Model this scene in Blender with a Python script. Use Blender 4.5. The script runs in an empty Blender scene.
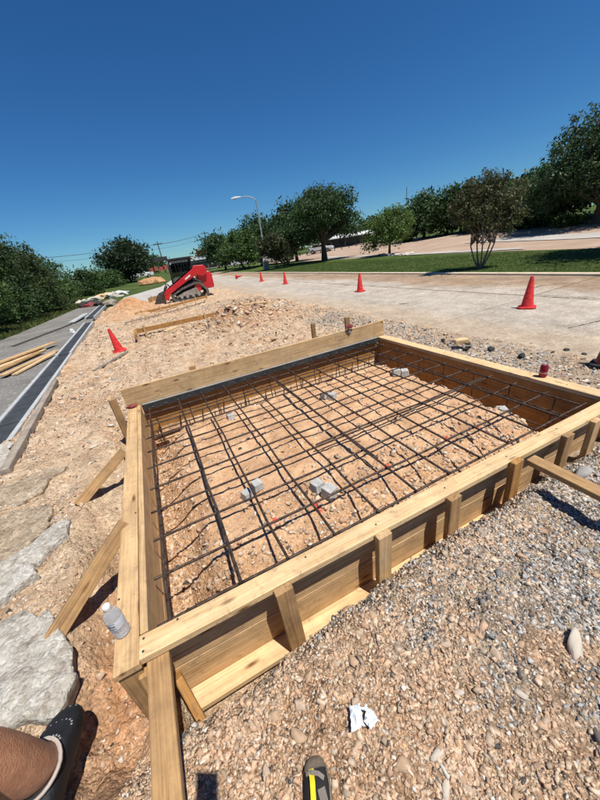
import bpy, bmesh, math, random
import numpy as np
from mathutils import Vector, Matrix, Euler

random.seed(7); rng = np.random.default_rng(7)
R = math.radians
scene = bpy.context.scene
COL = scene.collection

# ------------------------------------------------------------------ camera
cam_data = bpy.data.cameras.new('camera')
cam = bpy.data.objects.new('camera', cam_data); COL.objects.link(cam)
cam_data.sensor_fit = 'HORIZONTAL'; cam_data.sensor_width = 36.0
cam_data.lens = 36.0 * 310.0 / 600.0            # ultra wide phone lens
cam_data.clip_start = 0.02; cam_data.clip_end = 3000
CAMZ = 1.4
# camera right / down / forward axes in world coordinates
cr = Vector((0.8888, -0.4393, -0.1308)); cd = Vector((-0.3005, -0.3430, -0.8900)); cf = Vector((0.3461, 0.8303, -0.4368))
M3 = Matrix((cr, -cd, -cf)).transposed()
cam.matrix_world = Matrix.Translation((0, 0, CAMZ)) @ M3.to_4x4()
scene.camera = cam

# ------------------------------------------------------------------ world, sun, exposure
LIGHT = Vector((-0.1757, 0.3429, -0.9228)).normalized()      # direction sunlight travels
world = bpy.data.worlds.new('World'); scene.world = world; world.use_nodes = True
wn = world.node_tree; wn.nodes.clear()
sky = wn.nodes.new('ShaderNodeTexSky'); sky.sky_type = 'NISHITA'; sky.sun_disc = False
sky.sun_elevation = math.asin(-LIGHT.z); sky.sun_rotation = math.atan2(-LIGHT.x, -LIGHT.y)
sky.altitude = 300; sky.air_density = 1.0; sky.dust_density = 0.0; sky.ozone_density = 5.0
bg = wn.nodes.new('ShaderNodeBackground'); bg.inputs['Strength'].default_value = 0.060
wo = wn.nodes.new('ShaderNodeOutputWorld')
hs = wn.nodes.new('ShaderNodeHueSaturation'); hs.inputs['Saturation'].default_value = 1.18
tn = wn.nodes.new('ShaderNodeMix'); tn.data_type = 'RGBA'; tn.blend_type = 'MULTIPLY'; tn.inputs['Factor'].default_value = 1.0; tn.inputs['B'].default_value = (0.62, 1.0, 1.24, 1)   # white balance of the picture
wn.links.new(sky.outputs[0], hs.inputs['Color']); wn.links.new(hs.outputs[0], tn.inputs['A']); wn.links.new(tn.outputs['Result'], bg.inputs[0]); wn.links.new(bg.outputs[0], wo.inputs[0])
sd = bpy.data.lights.new('sun', 'SUN'); sd.energy = 5.0; sd.angle = R(0.53); sd.color = (1.0, 0.955, 0.88)
sun = bpy.data.objects.new('sun', sd); COL.objects.link(sun)
sun.rotation_mode = 'QUATERNION'; sun.rotation_quaternion = LIGHT.to_track_quat('-Z', 'Y'); sun.location = (5, -10, 30)
vs = scene.view_settings
vs.view_transform = 'Standard'; vs.look = 'None'; vs.exposure = 0.24; vs.gamma = 1.0; vs.use_curve_mapping = False

# ------------------------------------------------------------------ materials
MATS = {}
def newmat(name):
    m = bpy.data.materials.new(name); m.use_nodes = True
    nt = m.node_tree; b = nt.nodes['Principled BSDF']
    MATS[name] = m
    return m, nt, b
def N(nt, t, **kw):
    n = nt.nodes.new(t)
    for k, v in kw.items():
        if k in n.inputs.keys(): n.inputs[k].default_value = v
        else: setattr(n, k, v)
    return n
def ramp(nt, stops):
    r = nt.nodes.new('ShaderNodeValToRGB')
    e = r.color_ramp.elements
    while len(e) < len(stops): e.new(0.5)
    for i, (p, c) in enumerate(stops):
        e[i].position = p; e[i].color = (c[0], c[1], c[2], 1)
    return r
def plain(name, col, rough=0.6, metal=0.0, var=0.12, scale=6.0, bump=0.0, bscale=40.0, spec=0.4, coat=0.0):
    """paint / metal / plastic: one colour, mottled a little, fine relief"""
    m, nt, b = newmat(name)
    tc = N(nt, 'ShaderNodeTexCoord')
    no = N(nt, 'ShaderNodeTexNoise', Scale=scale, Detail=6.0, Roughness=0.65)
    nt.links.new(tc.outputs['Object'], no.inputs['Vector'])
    lo = [max(0, c * (1 - var * 1.6)) for c in col]; hi = [min(1, c * (1 + var)) for c in col]
    rp = ramp(nt, [(0.3, lo), (0.7, hi)])
    nt.links.new(no.outputs['Fac'], rp.inputs[0]); nt.links.new(rp.outputs[0], b.inputs['Base Color'])
    b.inputs['Roughness'].default_value = rough; b.inputs['Metallic'].default_value = metal
    b.inputs['Specular IOR Level'].default_value = spec; b.inputs['Coat Weight'].default_value = coat
    if bump:
        n2 = N(nt, 'ShaderNodeTexNoise', Scale=bscale, Detail=5.0)
        nt.links.new(tc.outputs['Object'], n2.inputs['Vector'])
        bp = N(nt, 'ShaderNodeBump', Strength=bump, Distance=0.01)
        nt.links.new(n2.outputs['Fac'], bp.inputs['Height']); nt.links.new(bp.outputs[0], b.inputs['Normal'])
    return m
def wood(name, light, dark, knot=(0.16, 0.075, 0.025), stain=0.35):
    """sawn pine: grain along local X, knots, blotchy weathering"""
    m, nt, b = newmat(name)
    tc = N(nt, 'ShaderNodeTexCoord'); oi = N(nt, 'ShaderNodeObjectInfo')
    mul = N(nt, 'ShaderNodeMath', operation='MULTIPLY'); mul.inputs[1].default_value = 37.0
    nt.links.new(oi.outputs['Random'], mul.inputs[0])
    add = N(nt, 'ShaderNodeVectorMath', operation='ADD')
    nt.links.new(tc.outputs['Object'], add.inputs[0]); nt.links.new(mul.outputs[0], add.inputs[1])
    mp = N(nt, 'ShaderNodeMapping'); mp.inputs['Scale'].default_value = (0.8, 30, 30)
    nt.links.new(add.outputs[0], mp.inputs[0])
    gr = N(nt, 'ShaderNodeTexNoise', Scale=2.2, Detail=7.0, Roughness=0.62, Distortion=0.9)
    nt.links.new(mp.outputs[0], gr.inputs['Vector'])
    rp = ramp(nt, [(0.28, [0.8 * c for c in dark]), (0.44, [0.5 * (a + c) for a, c in zip(light, dark)]), (0.60, light)])
    nt.links.new(gr.outputs['Fac'], rp.inputs[0])
    # knots
    mk = N(nt, 'ShaderNodeMapping'); mk.inputs['Scale'].default_value = (2.0, 7.0, 7.0)
    nt.links.new(add.outputs[0], mk.inputs[0])
    vo = N(nt, 'ShaderNodeTexVoronoi', Scale=1.55)
    nt.links.new(mk.outputs[0], vo.inputs['Vector'])
    kr = ramp(nt, [(0.05, (1, 1, 1)), (0.17, (0, 0, 0))])
    nt.links.new(vo.outputs['Distance'], kr.inputs[0])
    mx = N(nt, 'ShaderNodeMix', data_type='RGBA'); mx.inputs['B'].default_value = (*knot, 1)
    nt.links.new(kr.outputs[0], mx.inputs['Factor']); nt.links.new(rp.outputs[0], mx.inputs['A'])
    # blotches of dirt
    bl = N(nt, 'ShaderNodeTexNoise', Scale=5.0, Detail=5.0, Roughness=0.7)
    nt.links.new(add.outputs[0], bl.inputs['Vector'])
    br = ramp(nt, [(0.38, (1 - stain, 1 - stain, 1 - stain * 0.9)), (0.62, (1, 1, 1))])
    nt.links.new(bl.outputs['Fac'], br.inputs[0])
    m2 = N(nt, 'ShaderNodeMix', data_type='RGBA', blend_type='MULTIPLY'); m2.inputs['Factor'].default_value = 1.0
    nt.links.new(mx.outputs['Result'], m2.inputs['A']); nt.links.new(br.outputs[0], m2.inputs['B'])
    # mud smears and hand marks
    sm_ = N(nt, 'ShaderNodeTexNoise', Scale=13.0, Detail=8.0, Roughness=0.75, Distortion=0.6); nt.links.new(add.outputs[0], sm_.inputs['Vector'])
    sr = ramp(nt, [(0.55, (0, 0, 0)), (0.72, (0.85, 0.85, 0.85))]); nt.links.new(sm_.outputs['Fac'], sr.inputs[0])
    m3 = N(nt, 'ShaderNodeMix', data_type='RGBA'); m3.inputs['B'].default_value = (0.27, 0.17, 0.10, 1)
    nt.links.new(sr.outputs[0], m3.inputs['Factor']); nt.links.new(m2.outputs['Result'], m3.inputs['A'])
    nt.links.new(m3.outputs['Result'], b.inputs['Base Color'])
    b.inputs['Roughness'].default_value = 0.72; b.inputs['Specular IOR Level'].default_value = 0.25
    bp = N(nt, 'ShaderNodeBump', Strength=0.35, Distance=0.004)
    nt.links.new(gr.outputs['Fac'], bp.inputs['Height']); nt.links.new(bp.outputs[0], b.inputs['Normal'])
    return m
def earth(name, stops, scale=3.0, rough=0.95, bumps=((60, 0.6, 0.012), (9, 0.5, 0.05)), attr=None, speck=None, coords='Object', pebble=None):
    """ground surfaces: colour from layered noise, optional per-vertex tint, specks of other stones, relief"""
    m, nt, b = newmat(name)
    tc = N(nt, 'ShaderNodeTexCoord')
    src = tc.outputs[coords]
    n1 = N(nt, 'ShaderNodeTexNoise', Scale=scale, Detail=9.0, Roughness=0.68)
    nt.links.new(src, n1.inputs['Vector'])
    rp = ramp(nt, stops); nt.links.new(n1.outputs['Fac'], rp.inputs[0])
    out = rp.outputs[0]
    if speck:
        for (vs_, lo, hi, col) in speck:
            vo = N(nt, 'ShaderNodeTexVoronoi', Scale=vs_); nt.links.new(src, vo.inputs['Vector'])
            sx = N(nt, 'ShaderNodeSeparateColor'); nt.links.new(vo.outputs['Color'], sx.inputs[0])
            kr = ramp(nt, [(lo, (0, 0, 0)), (hi, (1, 1, 1))]); nt.links.new(sx.outputs[0], kr.inputs[0])
            mx = N(nt, 'ShaderNodeMix', data_type='RGBA'); mx.inputs['B'].default_value = (*col, 1)
            nt.links.new(kr.outputs[0], mx.inputs['Factor']); nt.links.new(out, mx.inputs['A']); out = mx.outputs['Result']
    if attr:
        at = N(nt, 'ShaderNodeAttribute', attribute_name=attr)
    pb = []
    for (ps, lo, hi, di) in (pebble or ()):
        # crushed stone packed in the soil: each cell its own tone, gaps between
        wn_ = N(nt, 'ShaderNodeTexNoise', Scale=ps * 0.7, Detail=2.0); nt.links.new(src, wn_.inputs['Vector'])
        wm = N(nt, 'ShaderNodeVectorMath', operation='MULTIPLY_ADD'); wm.inputs[1].default_value = (0.9 / ps,) * 3
        nt.links.new(wn_.outputs['Color'], wm.inputs[0]); nt.links.new(src, wm.inputs[2])
        vo = N(nt, 'ShaderNodeTexVoronoi', Scale=ps); nt.links.new(wm.outputs[0], vo.inputs['Vector'])
        sx = N(nt, 'ShaderNodeSeparateColor'); nt.links.new(vo.outputs['Color'], sx.inputs[0])
        kr = ramp(nt, [(0.0, (lo,) * 3), (0.8, (hi,) * 3), (1.0, (hi * 1.15,) * 3)]); nt.links.new(sx.outputs[0], kr.inputs[0])
        mx = N(nt, 'ShaderNodeMix', data_type='RGBA', blend_type='MULTIPLY')
        if attr: nt.links.new(at.outputs['Alpha'], mx.inputs['Factor'])
        else: mx.inputs['Factor'].default_value = 1.0
        nt.links.new(out, mx.inputs['A']); nt.links.new(kr.outputs[0], mx.inputs['B']); out = mx.outputs['Result']
        iv = N(nt, 'ShaderNodeMath', operation='MULTIPLY'); iv.inputs[1].default_value = -1.0; nt.links.new(vo.outputs['Distance'], iv.inputs[0]); pb.append((iv, di))
    if attr:
        mx = N(nt, 'ShaderNodeMix', data_type='RGBA', blend_type='MULTIPLY'); mx.inputs['Factor'].default_value = 1.0
        nt.links.new(out, mx.inputs['A']); nt.links.new(at.outputs['Color'], mx.inputs['B']); out = mx.outputs['Result']
    nt.links.new(out, b.inputs['Base Color'])
    b.inputs['Roughness'].default_value = rough; b.inputs['Specular IOR Level'].default_value = 0.15
    prev = None
    for (sc, st, di) in bumps:
        n2 = N(nt, 'ShaderNodeTexNoise', Scale=sc, Detail=6.0, Roughness=0.7); nt.links.new(src, n2.inputs['Vector'])
        bp = N(nt, 'ShaderNodeBump', Strength=st, Distance=di); nt.links.new(n2.outputs['Fac'], bp.inputs['Height'])
        if prev: nt.links.new(prev, bp.inputs['Normal'])
        prev = bp.outputs[0]
    for iv, di in pb:
        bp = N(nt, 'ShaderNodeBump', Strength=0.9, Distance=di); nt.links.new(iv.outputs[0], bp.inputs['Height'])
        if attr: nt.links.new(at.outputs['Alpha'], bp.inputs['Strength'])
        if prev: nt.links.new(prev, bp.inputs['Normal'])
        prev = bp.outputs[0]
    if prev: nt.links.new(prev, b.inputs['Normal'])
    return m
def tinted(name, attr='col', rough=0.85, bump=0.4, bscale=120, mott=0.25, trans=0.0, spec=0.2):
    """stones, leaves and grass: the piece's own colour stored on its vertices"""
    m, nt, b = newmat(name)
    at = N(nt, 'ShaderNodeAttribute', attribute_name=attr); tc = N(nt, 'ShaderNodeTexCoord')
    no = N(nt, 'ShaderNodeTexNoise', Scale=bscale, Detail=5.0, Roughness=0.7); nt.links.new(tc.outputs['Object'], no.inputs['Vector'])
    rp = ramp(nt, [(0.3, (1 - mott,) * 3), (0.7, (1 + mott * 0.4,) * 3)]); nt.links.new(no.outputs['Fac'], rp.inputs[0])
    mx = N(nt, 'ShaderNodeMix', data_type='RGBA', blend_type='MULTIPLY'); mx.inputs['Factor'].default_value = 1.0
    nt.links.new(at.outputs['Color'], mx.inputs['A']); nt.links.new(rp.outputs[0], mx.inputs['B'])
    nt.links.new(mx.outputs['Result'], b.inputs['Base Color'])
    b.inputs['Roughness'].default_value = rough; b.inputs['Specular IOR Level'].default_value = spec
    if bump:
        bp = N(nt, 'ShaderNodeBump', Strength=bump, Distance=0.004)
        nt.links.new(no.outputs['Fac'], bp.inputs['Height']); nt.links.new(bp.outputs[0], b.inputs['Normal'])
    if trans:
        tr = N(nt, 'ShaderNodeBsdfTranslucent'); nt.links.new(mx.outputs['Result'], tr.inputs['Color'])
        ms = N(nt, 'ShaderNodeMixShader'); ms.inputs[0].default_value = trans
        nt.links.new(b.outputs[0], ms.inputs[1]); nt.links.new(tr.outputs[0], ms.inputs[2])
        nt.links.new(ms.outputs[0], nt.nodes['Material Output'].inputs['Surface'])
    return m

PINE = wood('pine', (0.66, 0.45, 0.235), (0.45, 0.26, 0.105), stain=0.25)
PINE_NEW = wood('fresh_pine', (0.76, 0.545, 0.30), (0.56, 0.35, 0.155), stain=0.18)
PINE_OLD = wood('used_pine', (0.49, 0.30, 0.135), (0.29, 0.16, 0.065), stain=0.35)
PINE_RED = wood('stained_pine', (0.52, 0.27, 0.085), (0.32, 0.15, 0.045), stain=0.30)
GREYWOOD = wood('weathered_wood', (0.40, 0.34, 0.27), (0.25, 0.20, 0.155), stain=0.35)
REBAR = plain('rebar_steel', (0.088, 0.060, 0.045), rough=0.55, metal=0.45, var=0.55, scale=22, bump=0.5, bscale=160)
ANGLE = plain('dark_angle_steel', (0.085, 0.085, 0.08), rough=0.5, metal=0.5, var=0.3, scale=12)
GALV = plain('galvanised_steel', (0.42, 0.44, 0.46), rough=0.45, metal=0.5, var=0.15, scale=8)
DOBIE = plain('cement_block', (0.47, 0.46, 0.43), rough=0.9, var=0.2, scale=20, bump=0.5, bscale=90)
CONC = earth('broken_concrete', [(0.30, (0.26, 0.215, 0.165)), (0.42, (0.47, 0.42, 0.345)), (0.55, (0.61, 0.57, 0.495)), (0.72, (0.70, 0.66, 0.585))], scale=11, bumps=((140, 0.9, 0.006), (30, 0.9, 0.02)), pebble=((60, 0.80, 1.06, 0.008),))
STONE = tinted('stone', bump=0.5, bscale=90, mott=0.3)
STONE_SMALL = tinted('gravel_stone', bump=0.0, bscale=140, mott=0.25)

# ------------------------------------------------------------------ small helpers
def tag(o, label=None, cat=None, group=None, kind=None):
    if label: o['label'] = label
    if cat: o['category'] = cat
    if group: o['group'] = group
    if kind: o['kind'] = kind
    return o
def empty(name, loc=(0, 0, 0), rz=0.0):
    o = bpy.data.objects.new(name, None); COL.objects.link(o)
    o.location = loc; o.rotation_euler = (0, 0, rz); o.empty_display_size = 0.2
    return o
def put(name, me, mat=None, parent=None, mw=None):
    """link a mesh; mw is given in the parent's space"""
    o = bpy.data.objects.new(name, me); COL.objects.link(o)
    if mat and not me.materials: me.materials.append(mat)
    if mw is not None: o.matrix_local = mw
    if parent: o.parent = parent
    return o
def local(parent, m):
    """world matrix -> matrix in an unrotated or z-rotated parent's space"""
    pm = Matrix.Translation(parent.location) @ Matrix.Rotation(parent.rotation_euler.z, 4, 'Z')
    return pm.inverted() @ m
class MB:
    """collects shapes into one mesh"""
    def __init__(s): s.v = []; s.f = []
    def add(s, vs, fs):
        o = len(s.v); s.v += [tuple(v) for v in vs]; s.f += [tuple(i + o for i in f) for f in fs]; return s
    def box(s, c, d, m=None):
        x, y, z = [k / 2 for k in d]; M = m or Matrix.Identity(4)
        vs = [M @ Vector((c[0] + a * x, c[1] + b_ * y, c[2] + e * z)) for a in (-1, 1) for b_ in (-1, 1) for e in (-1, 1)]
        return s.add(vs, [(0, 1, 3, 2), (4, 6, 7, 5), (0, 4, 5, 1), (2, 3, 7, 6), (0, 2, 6, 4), (1, 5, 7, 3)])
    def hull8(s, vs):
        return s.add(vs, [(0, 1, 3, 2), (4, 6, 7, 5), (0, 4, 5, 1), (2, 3, 7, 6), (0, 2, 6, 4), (1, 5, 7, 3)])
    def tube(s, pts, rad, n=8, cap=True):
        pts = [Vector(p) for p in pts]; rs = rad if isinstance(rad, (list, tuple)) else [rad] * len(pts)
        rings = []; prevu = None
        for i, p in enumerate(pts):
            d = (pts[min(i + 1, len(pts) - 1)] - pts[max(i - 1, 0)])
            d = d.normalized() if d.length > 1e-9 else Vector((0, 0, 1))
            u = prevu if prevu is not None else (Vector((0, 0, 1)) if abs(d.z) < 0.9 else Vector((1, 0, 0)))
            u = (u - d * u.dot(d)).normalized(); prevu = u; w = d.cross(u)
            rings.append([p + (u * math.cos(2 * math.pi * k / n) + w * math.sin(2 * math.pi * k / n)) * rs[i] for k in range(n)])
        vs = [v for r_ in rings for v in r_]; fs = []
        for i in range(len(rings) - 1):
            for k in range(n):
                a = i * n + k; b_ = i * n + (k + 1) % n
                fs.append((a, b_, b_ + n, a + n))
        if cap: fs += [tuple(range(n))[::-1], tuple((len(rings) - 1) * n + k for k in range(n))]
        return s.add(vs, fs)
    def lathe(s, prof, n=20, c=(0, 0, 0), cap=True):
        vs = []; fs = []
        for (r_, z) in prof: vs += [(c[0] + r_ * math.cos(2 * math.pi * k / n), c[1] + r_ * math.sin(2 * math.pi * k / n), c[2] + z) for k in range(n)]
        for i in range(len(prof) - 1):
            for k in range(n):
                a = i * n + k; b_ = i * n + (k + 1) % n; fs.append((a, b_, b_ + n, a + n))
        if cap: fs += [tuple(range(n))[::-1], tuple((len(prof) - 1) * n + k for k in range(n))]
        return s.add(vs, fs)
    def prism(s, poly, y0, y1):
        """polygon in the XZ plane pushed from y0 to y1"""
        n = len(poly); vs = [(x, y0, z) for x, z in poly] + [(x, y1, z) for x, z in poly]
        fs = [tuple(range(n)), tuple(range(2 * n - 1, n - 1, -1))] + [(k, k + n, (k + 1) % n + n, (k + 1) % n) for k in range(n)]
        return s.add(vs, fs)
    def mesh(s, name, smooth=False, bevel=0.0, segs=1, mat=None):
        me = bpy.data.meshes.new(name); me.from_pydata(s.v, [], s.f); me.validate()
        bm = bmesh.new(); bm.from_mesh(me); bmesh.ops.recalc_face_normals(bm, faces=bm.faces)
        if bevel: bmesh.ops.bevel(bm, geom=[e for e in bm.edges if len(e.link_faces) == 2 and e.calc_face_angle(0) > 0.5], offset=bevel, segments=segs, affect='EDGES', clamp_overlap=True)
        bm.to_mesh(me); bm.free()
        if smooth:
            me.polygons.foreach_set('use_smooth', [True] * len(me.polygons)); me.set_sharp_from_angle(angle=R(40))
        if mat: me.materials.append(mat)
        return me
    def build(s, name, mat, parent=None, mw=None, **kw):
        return put(name, s.mesh(name, **kw), mat, parent, mw)
def npmesh(name, V, F, mat=None, col=None, smooth=False):
    """fast mesh from numpy arrays (F all triangles or all quads)"""
    V = np.asarray(V, np.float32); F = np.asarray(F, np.int32)
    me = bpy.data.meshes.new(name); k = F.shape[1]
    me.vertices.add(len(V)); me.vertices.foreach_set('co', V.ravel())
    me.loops.add(F.size); me.loops.foreach_set('vertex_index', F.ravel())
    me.polygons.add(len(F)); me.polygons.foreach_set('loop_start', np.arange(0, F.size, k, dtype=np.int32))
    if smooth: me.polygons.foreach_set('use_smooth', np.ones(len(F), bool))
    if col is not None:
        a = me.color_attributes.new('col', 'FLOAT_COLOR', 'POINT')
        c = np.ones((len(V), 4), np.float32); c[:, :np.shape(col)[-1]] = col; a.data.foreach_set('color', c.ravel())
    me.update(calc_edges=True); me.validate()
    if mat: me.materials.append(mat)
    return me
_lat = rng.random((256, 256)).astype(np.float64)
def vnoise(x, y, s=0):
    x = np.asarray(x, float) + s * 17.31; y = np.asarray(y, float) + s * 9.77
    xi = np.floor(x).astype(int); yi = np.floor(y).astype(int); fx = x - xi; fy = y - yi
    fx = fx * fx * (3 - 2 * fx); fy = fy * fy * (3 - 2 * fy)
    g = lambda a, b_: _lat[a & 255, b_ & 255]
    return (g(xi, yi) * (1 - fx) + g(xi + 1, yi) * fx) * (1 - fy) + (g(xi, yi + 1) * (1 - fx) + g(xi + 1, yi + 1) * fx) * fy
def fbm(x, y, s=0, o=4):
    t = 0; a = 0.5; n_ = 0
    for k in range(o):
        t = t + a * vnoise(np.asarray(x) * 2 ** k, np.asarray(y) * 2 ** k, s + k); n_ += a; a *= 0.55
    return t / n_ - 0.5
def sstep(a, b_, x):
    t = np.clip((np.asarray(x, float) - a) / (b_ - a), 0, 1); return t * t * (3 - 2 * t)
def board(name, p0, p1, w, t, up=(0, 0, 1), mat=None, parent=None, bev=0.003, warp=0.0):
    """sawn timber from p0 to p1 (centre line), w wide, t thick along 'up'"""
    p0 = Vector(p0); p1 = Vector(p1); d = p1 - p0; L = d.length; x = d.normalized()
    z = Vector(up); z = (z - x * z.dot(x)).normalized(); y = z.cross(x)
    n = max(2, int(L / 0.35)); vs = []; fs = []
    ph = random.random() * 6
    for i in range(n + 1):
        u = L * i / n; wv = warp * math.sin(ph + u * 2.1); wz = warp * 0.6 * math.sin(ph * 2 + u * 1.7)
        j = random.uniform(-.0012, .0012)
        vs += [(u, -w / 2 + wv + j, -t / 2 + wz), (u, w / 2 + wv + j, -t / 2 + wz), (u, w / 2 + wv + j, t / 2 + wz), (u, -w / 2 + wv + j, t / 2 + wz)]
    for i in range(n):
        for k in range(4):
            a = i * 4 + k; b_ = i * 4 + (k + 1) % 4; fs.append((a, b_, b_ + 4, a + 4))
    fs += [(3, 2, 1, 0), (n * 4, n * 4 + 1, n * 4 + 2, n * 4 + 3)]
    m = Matrix((x, y, z)).transposed().to_4x4(); m.translation = p0
    return MB().add(vs, fs).build(name, mat or PINE, parent, local(parent, m) if parent else m, bevel=bev)
# ================================================================== terrain
def far_g(x, y):
    """height of the wide terrain"""
    x = np.asarray(x, float); y = np.asarray(y, float)
    z = -0.285 + np.clip(0.055 * (x - 23), 0, 1.3) + np.clip(0.05 * (-4.6 - x), 0, 0.7)
    return z + np.clip(0.012 * (y - 36), 0, 0.5) * (x < 9)
FORM = (-0.445, 3.08, 1.066, 3.85)       # inside faces of the form
def lip_y(x):
    return 0.785 + 0.065 * sstep(-0.22, 0.20, x) + 0.065 * sstep(0.5, 0.8, x) + 0.03 * (vnoise(x * 6, x * 0 + 3.3) - 0.5) - 0.02 * np.asarray(x)
def site_h(x, y):
    x = np.asarray(x, float); y = np.asarray(y, float)
    far = sstep(3.0, 7.0, y)
    z = -0.222 + 0.045 * fbm(x * 1.1, y * 1.1, 1) + 0.035 * fbm(x * 5, y * 5, 2) + 0.022 * fbm(x * 17, y * 17, 3, 3) * 1.6
    z = z + far * (0.10 * fbm(x * 2.4, y * 2.4, 8) + 0.09 * fbm(x * 6.5, y * 6.5, 9)) + 0.08 * (x < -0.6) * (fbm(x * 3.5, y * 3.5, 10) + 0.6 * fbm(x * 11, y * 11, 26))
    # heaps farther out
    z = z + 0.60 * np.exp(-(((x + 0.75) / 0.75) ** 2 + ((y - 17.2) / 2.1) ** 2)) * (1 + 0.5 * fbm(x * 1.8, y * 1.8, 5))
    z = z + 0.36 * np.exp(-(((x - 1.9) / 1.4) ** 2 + ((y - 8.4) / 0.75) ** 2)) * (1 + 1.8 * fbm(x * 3, y * 3, 6) + 0.7 * fbm(x * 9, y * 9, 27))
    z = z - 0.14 * np.exp(-(((x - 0.2) / 0.7) ** 2 + ((y - 9.35) / 0.28) ** 2))
    z = z + 0.22 * np.exp(-(((x - 3.2) / 0.9) ** 2 + ((y - 10.5) / 2.0) ** 2)) * (1 + 1.8 * fbm(x * 3, y * 3, 7))
    # right of the form the fill comes up against the boards, then falls to the road
    z = z + 0.075 * np.exp(-((x - 3.35) / 0.35) ** 2) * (y > -1) * (y < 5)
    z = z + 0.035 * np.exp(-((x - 4.15) / 0.28) ** 2) * (1 + 2 * fbm(x * 4, y * 4, 4)) * (y < 13)
    z = z - 0.10 * sstep(4.35, 5.15, x + 0.5 * fbm(x * 0.9, y * 0.9, 11) + 0.18 * fbm(x * 4, y * 4, 12))
    z = z - 0.12 * sstep(-2.02, -2.12, x)
    # dug strip on the left of the form
    d = sstep(-0.98, -0.72, x + 0.10 * fbm(y * 3, x * 3, 13)) * sstep(0.62, 0.86, y + 0.16 * fbm(x * 4, y * 4, 14)) * (1 - sstep(3.9, 4.2, y)) * (x < -0.3)
    z = z - d * (0.20 + 0.16 * fbm(x * 6, y * 6, 15) + 0.05 * fbm(x * 20, y * 20, 16)) * (1 - 0.45 * sstep(1.9, 2.6, y))
    # strip in front of the form: gravel bank with a ragged lip, hole at the corner
    ly = lip_y(x) + 0.05 * fbm(x * 9, y * 9, 17)
    fx = sstep(-0.50, -0.42, x) * (1 - sstep(3.4, 3.6, x))
    floor = -0.60 + 0.06 * sstep(0.55, 0.9, x) + 0.14 * sstep(1.6, 2.8, x)
    bank = -0.225 - 0.085 * sstep(0.13, 0.0, ly - y) + 0.085 * fbm(x * 7, y * 7, 18)
    m1 = sstep(-0.015, 0.085, y - ly) * fx * (y < 1.066)
    zz = z * (1 - sstep(0.2, 0.0, ly - y)) + bank * sstep(0.2, 0.0, ly - y)
    z = np.where((y < 1.066) & (fx > 0) & (y > 0.3), z * (1 - fx) + zz * fx, z)
    z = z * (1 - m1) + (floor + 0.03 * fbm(x * 12, y * 12, 19)) * m1
    # shallow heaps of stone on the bank
    z = z + 0.065 * np.exp(-(((x - 0.40) / 0.17) ** 2 + ((y - 0.80) / 0.09) ** 2)) * (y < 1.03) + 0.03 * np.exp(-(((x - 1.5) / 0.5) ** 2 + ((y - 0.78) / 0.12) ** 2)) * (y < 1.03)
    z = z + 0.045 * np.exp(-(((x - 0.7) / 0.8) ** 2 + ((y - 0.45) / 0.22) ** 2))
    # inside the form: packed soil, lower along the boards, trench at far and right side
    x0, x1, y0, y1 = FORM
    inside = (x > x0) & (x < x1) & (y > y0) & (y < y1)
    e = 0.10 * fbm(x * 4, y * 4, 20)
    s_ = -0.165 + 0.05 * fbm(x * 2, y * 2, 21) + 0.036 * fbm(x * 8, y * 8, 22) + 0.02 * fbm(x * 22, y * 22, 23, 3)
    s_ = s_ - 0.25 * (1 - sstep(x0 + 0.02, x0 + 0.42, x + e * 1.6))
    s_ = s_ - 0.12 * (1 - sstep(y0, y0 + 0.42, y + e * 1.5))
    s_ = s_ - 0.42 * sstep(y1 - 0.62, y1 - 0.36, y + e * 2.2)
    s_ = s_ - 0.40 * sstep(x1 - 0.50, x1 - 0.24, x + e * 2.0)
    z = np.where(inside, np.maximum(s_, -0.63), z)
    return z
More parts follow.
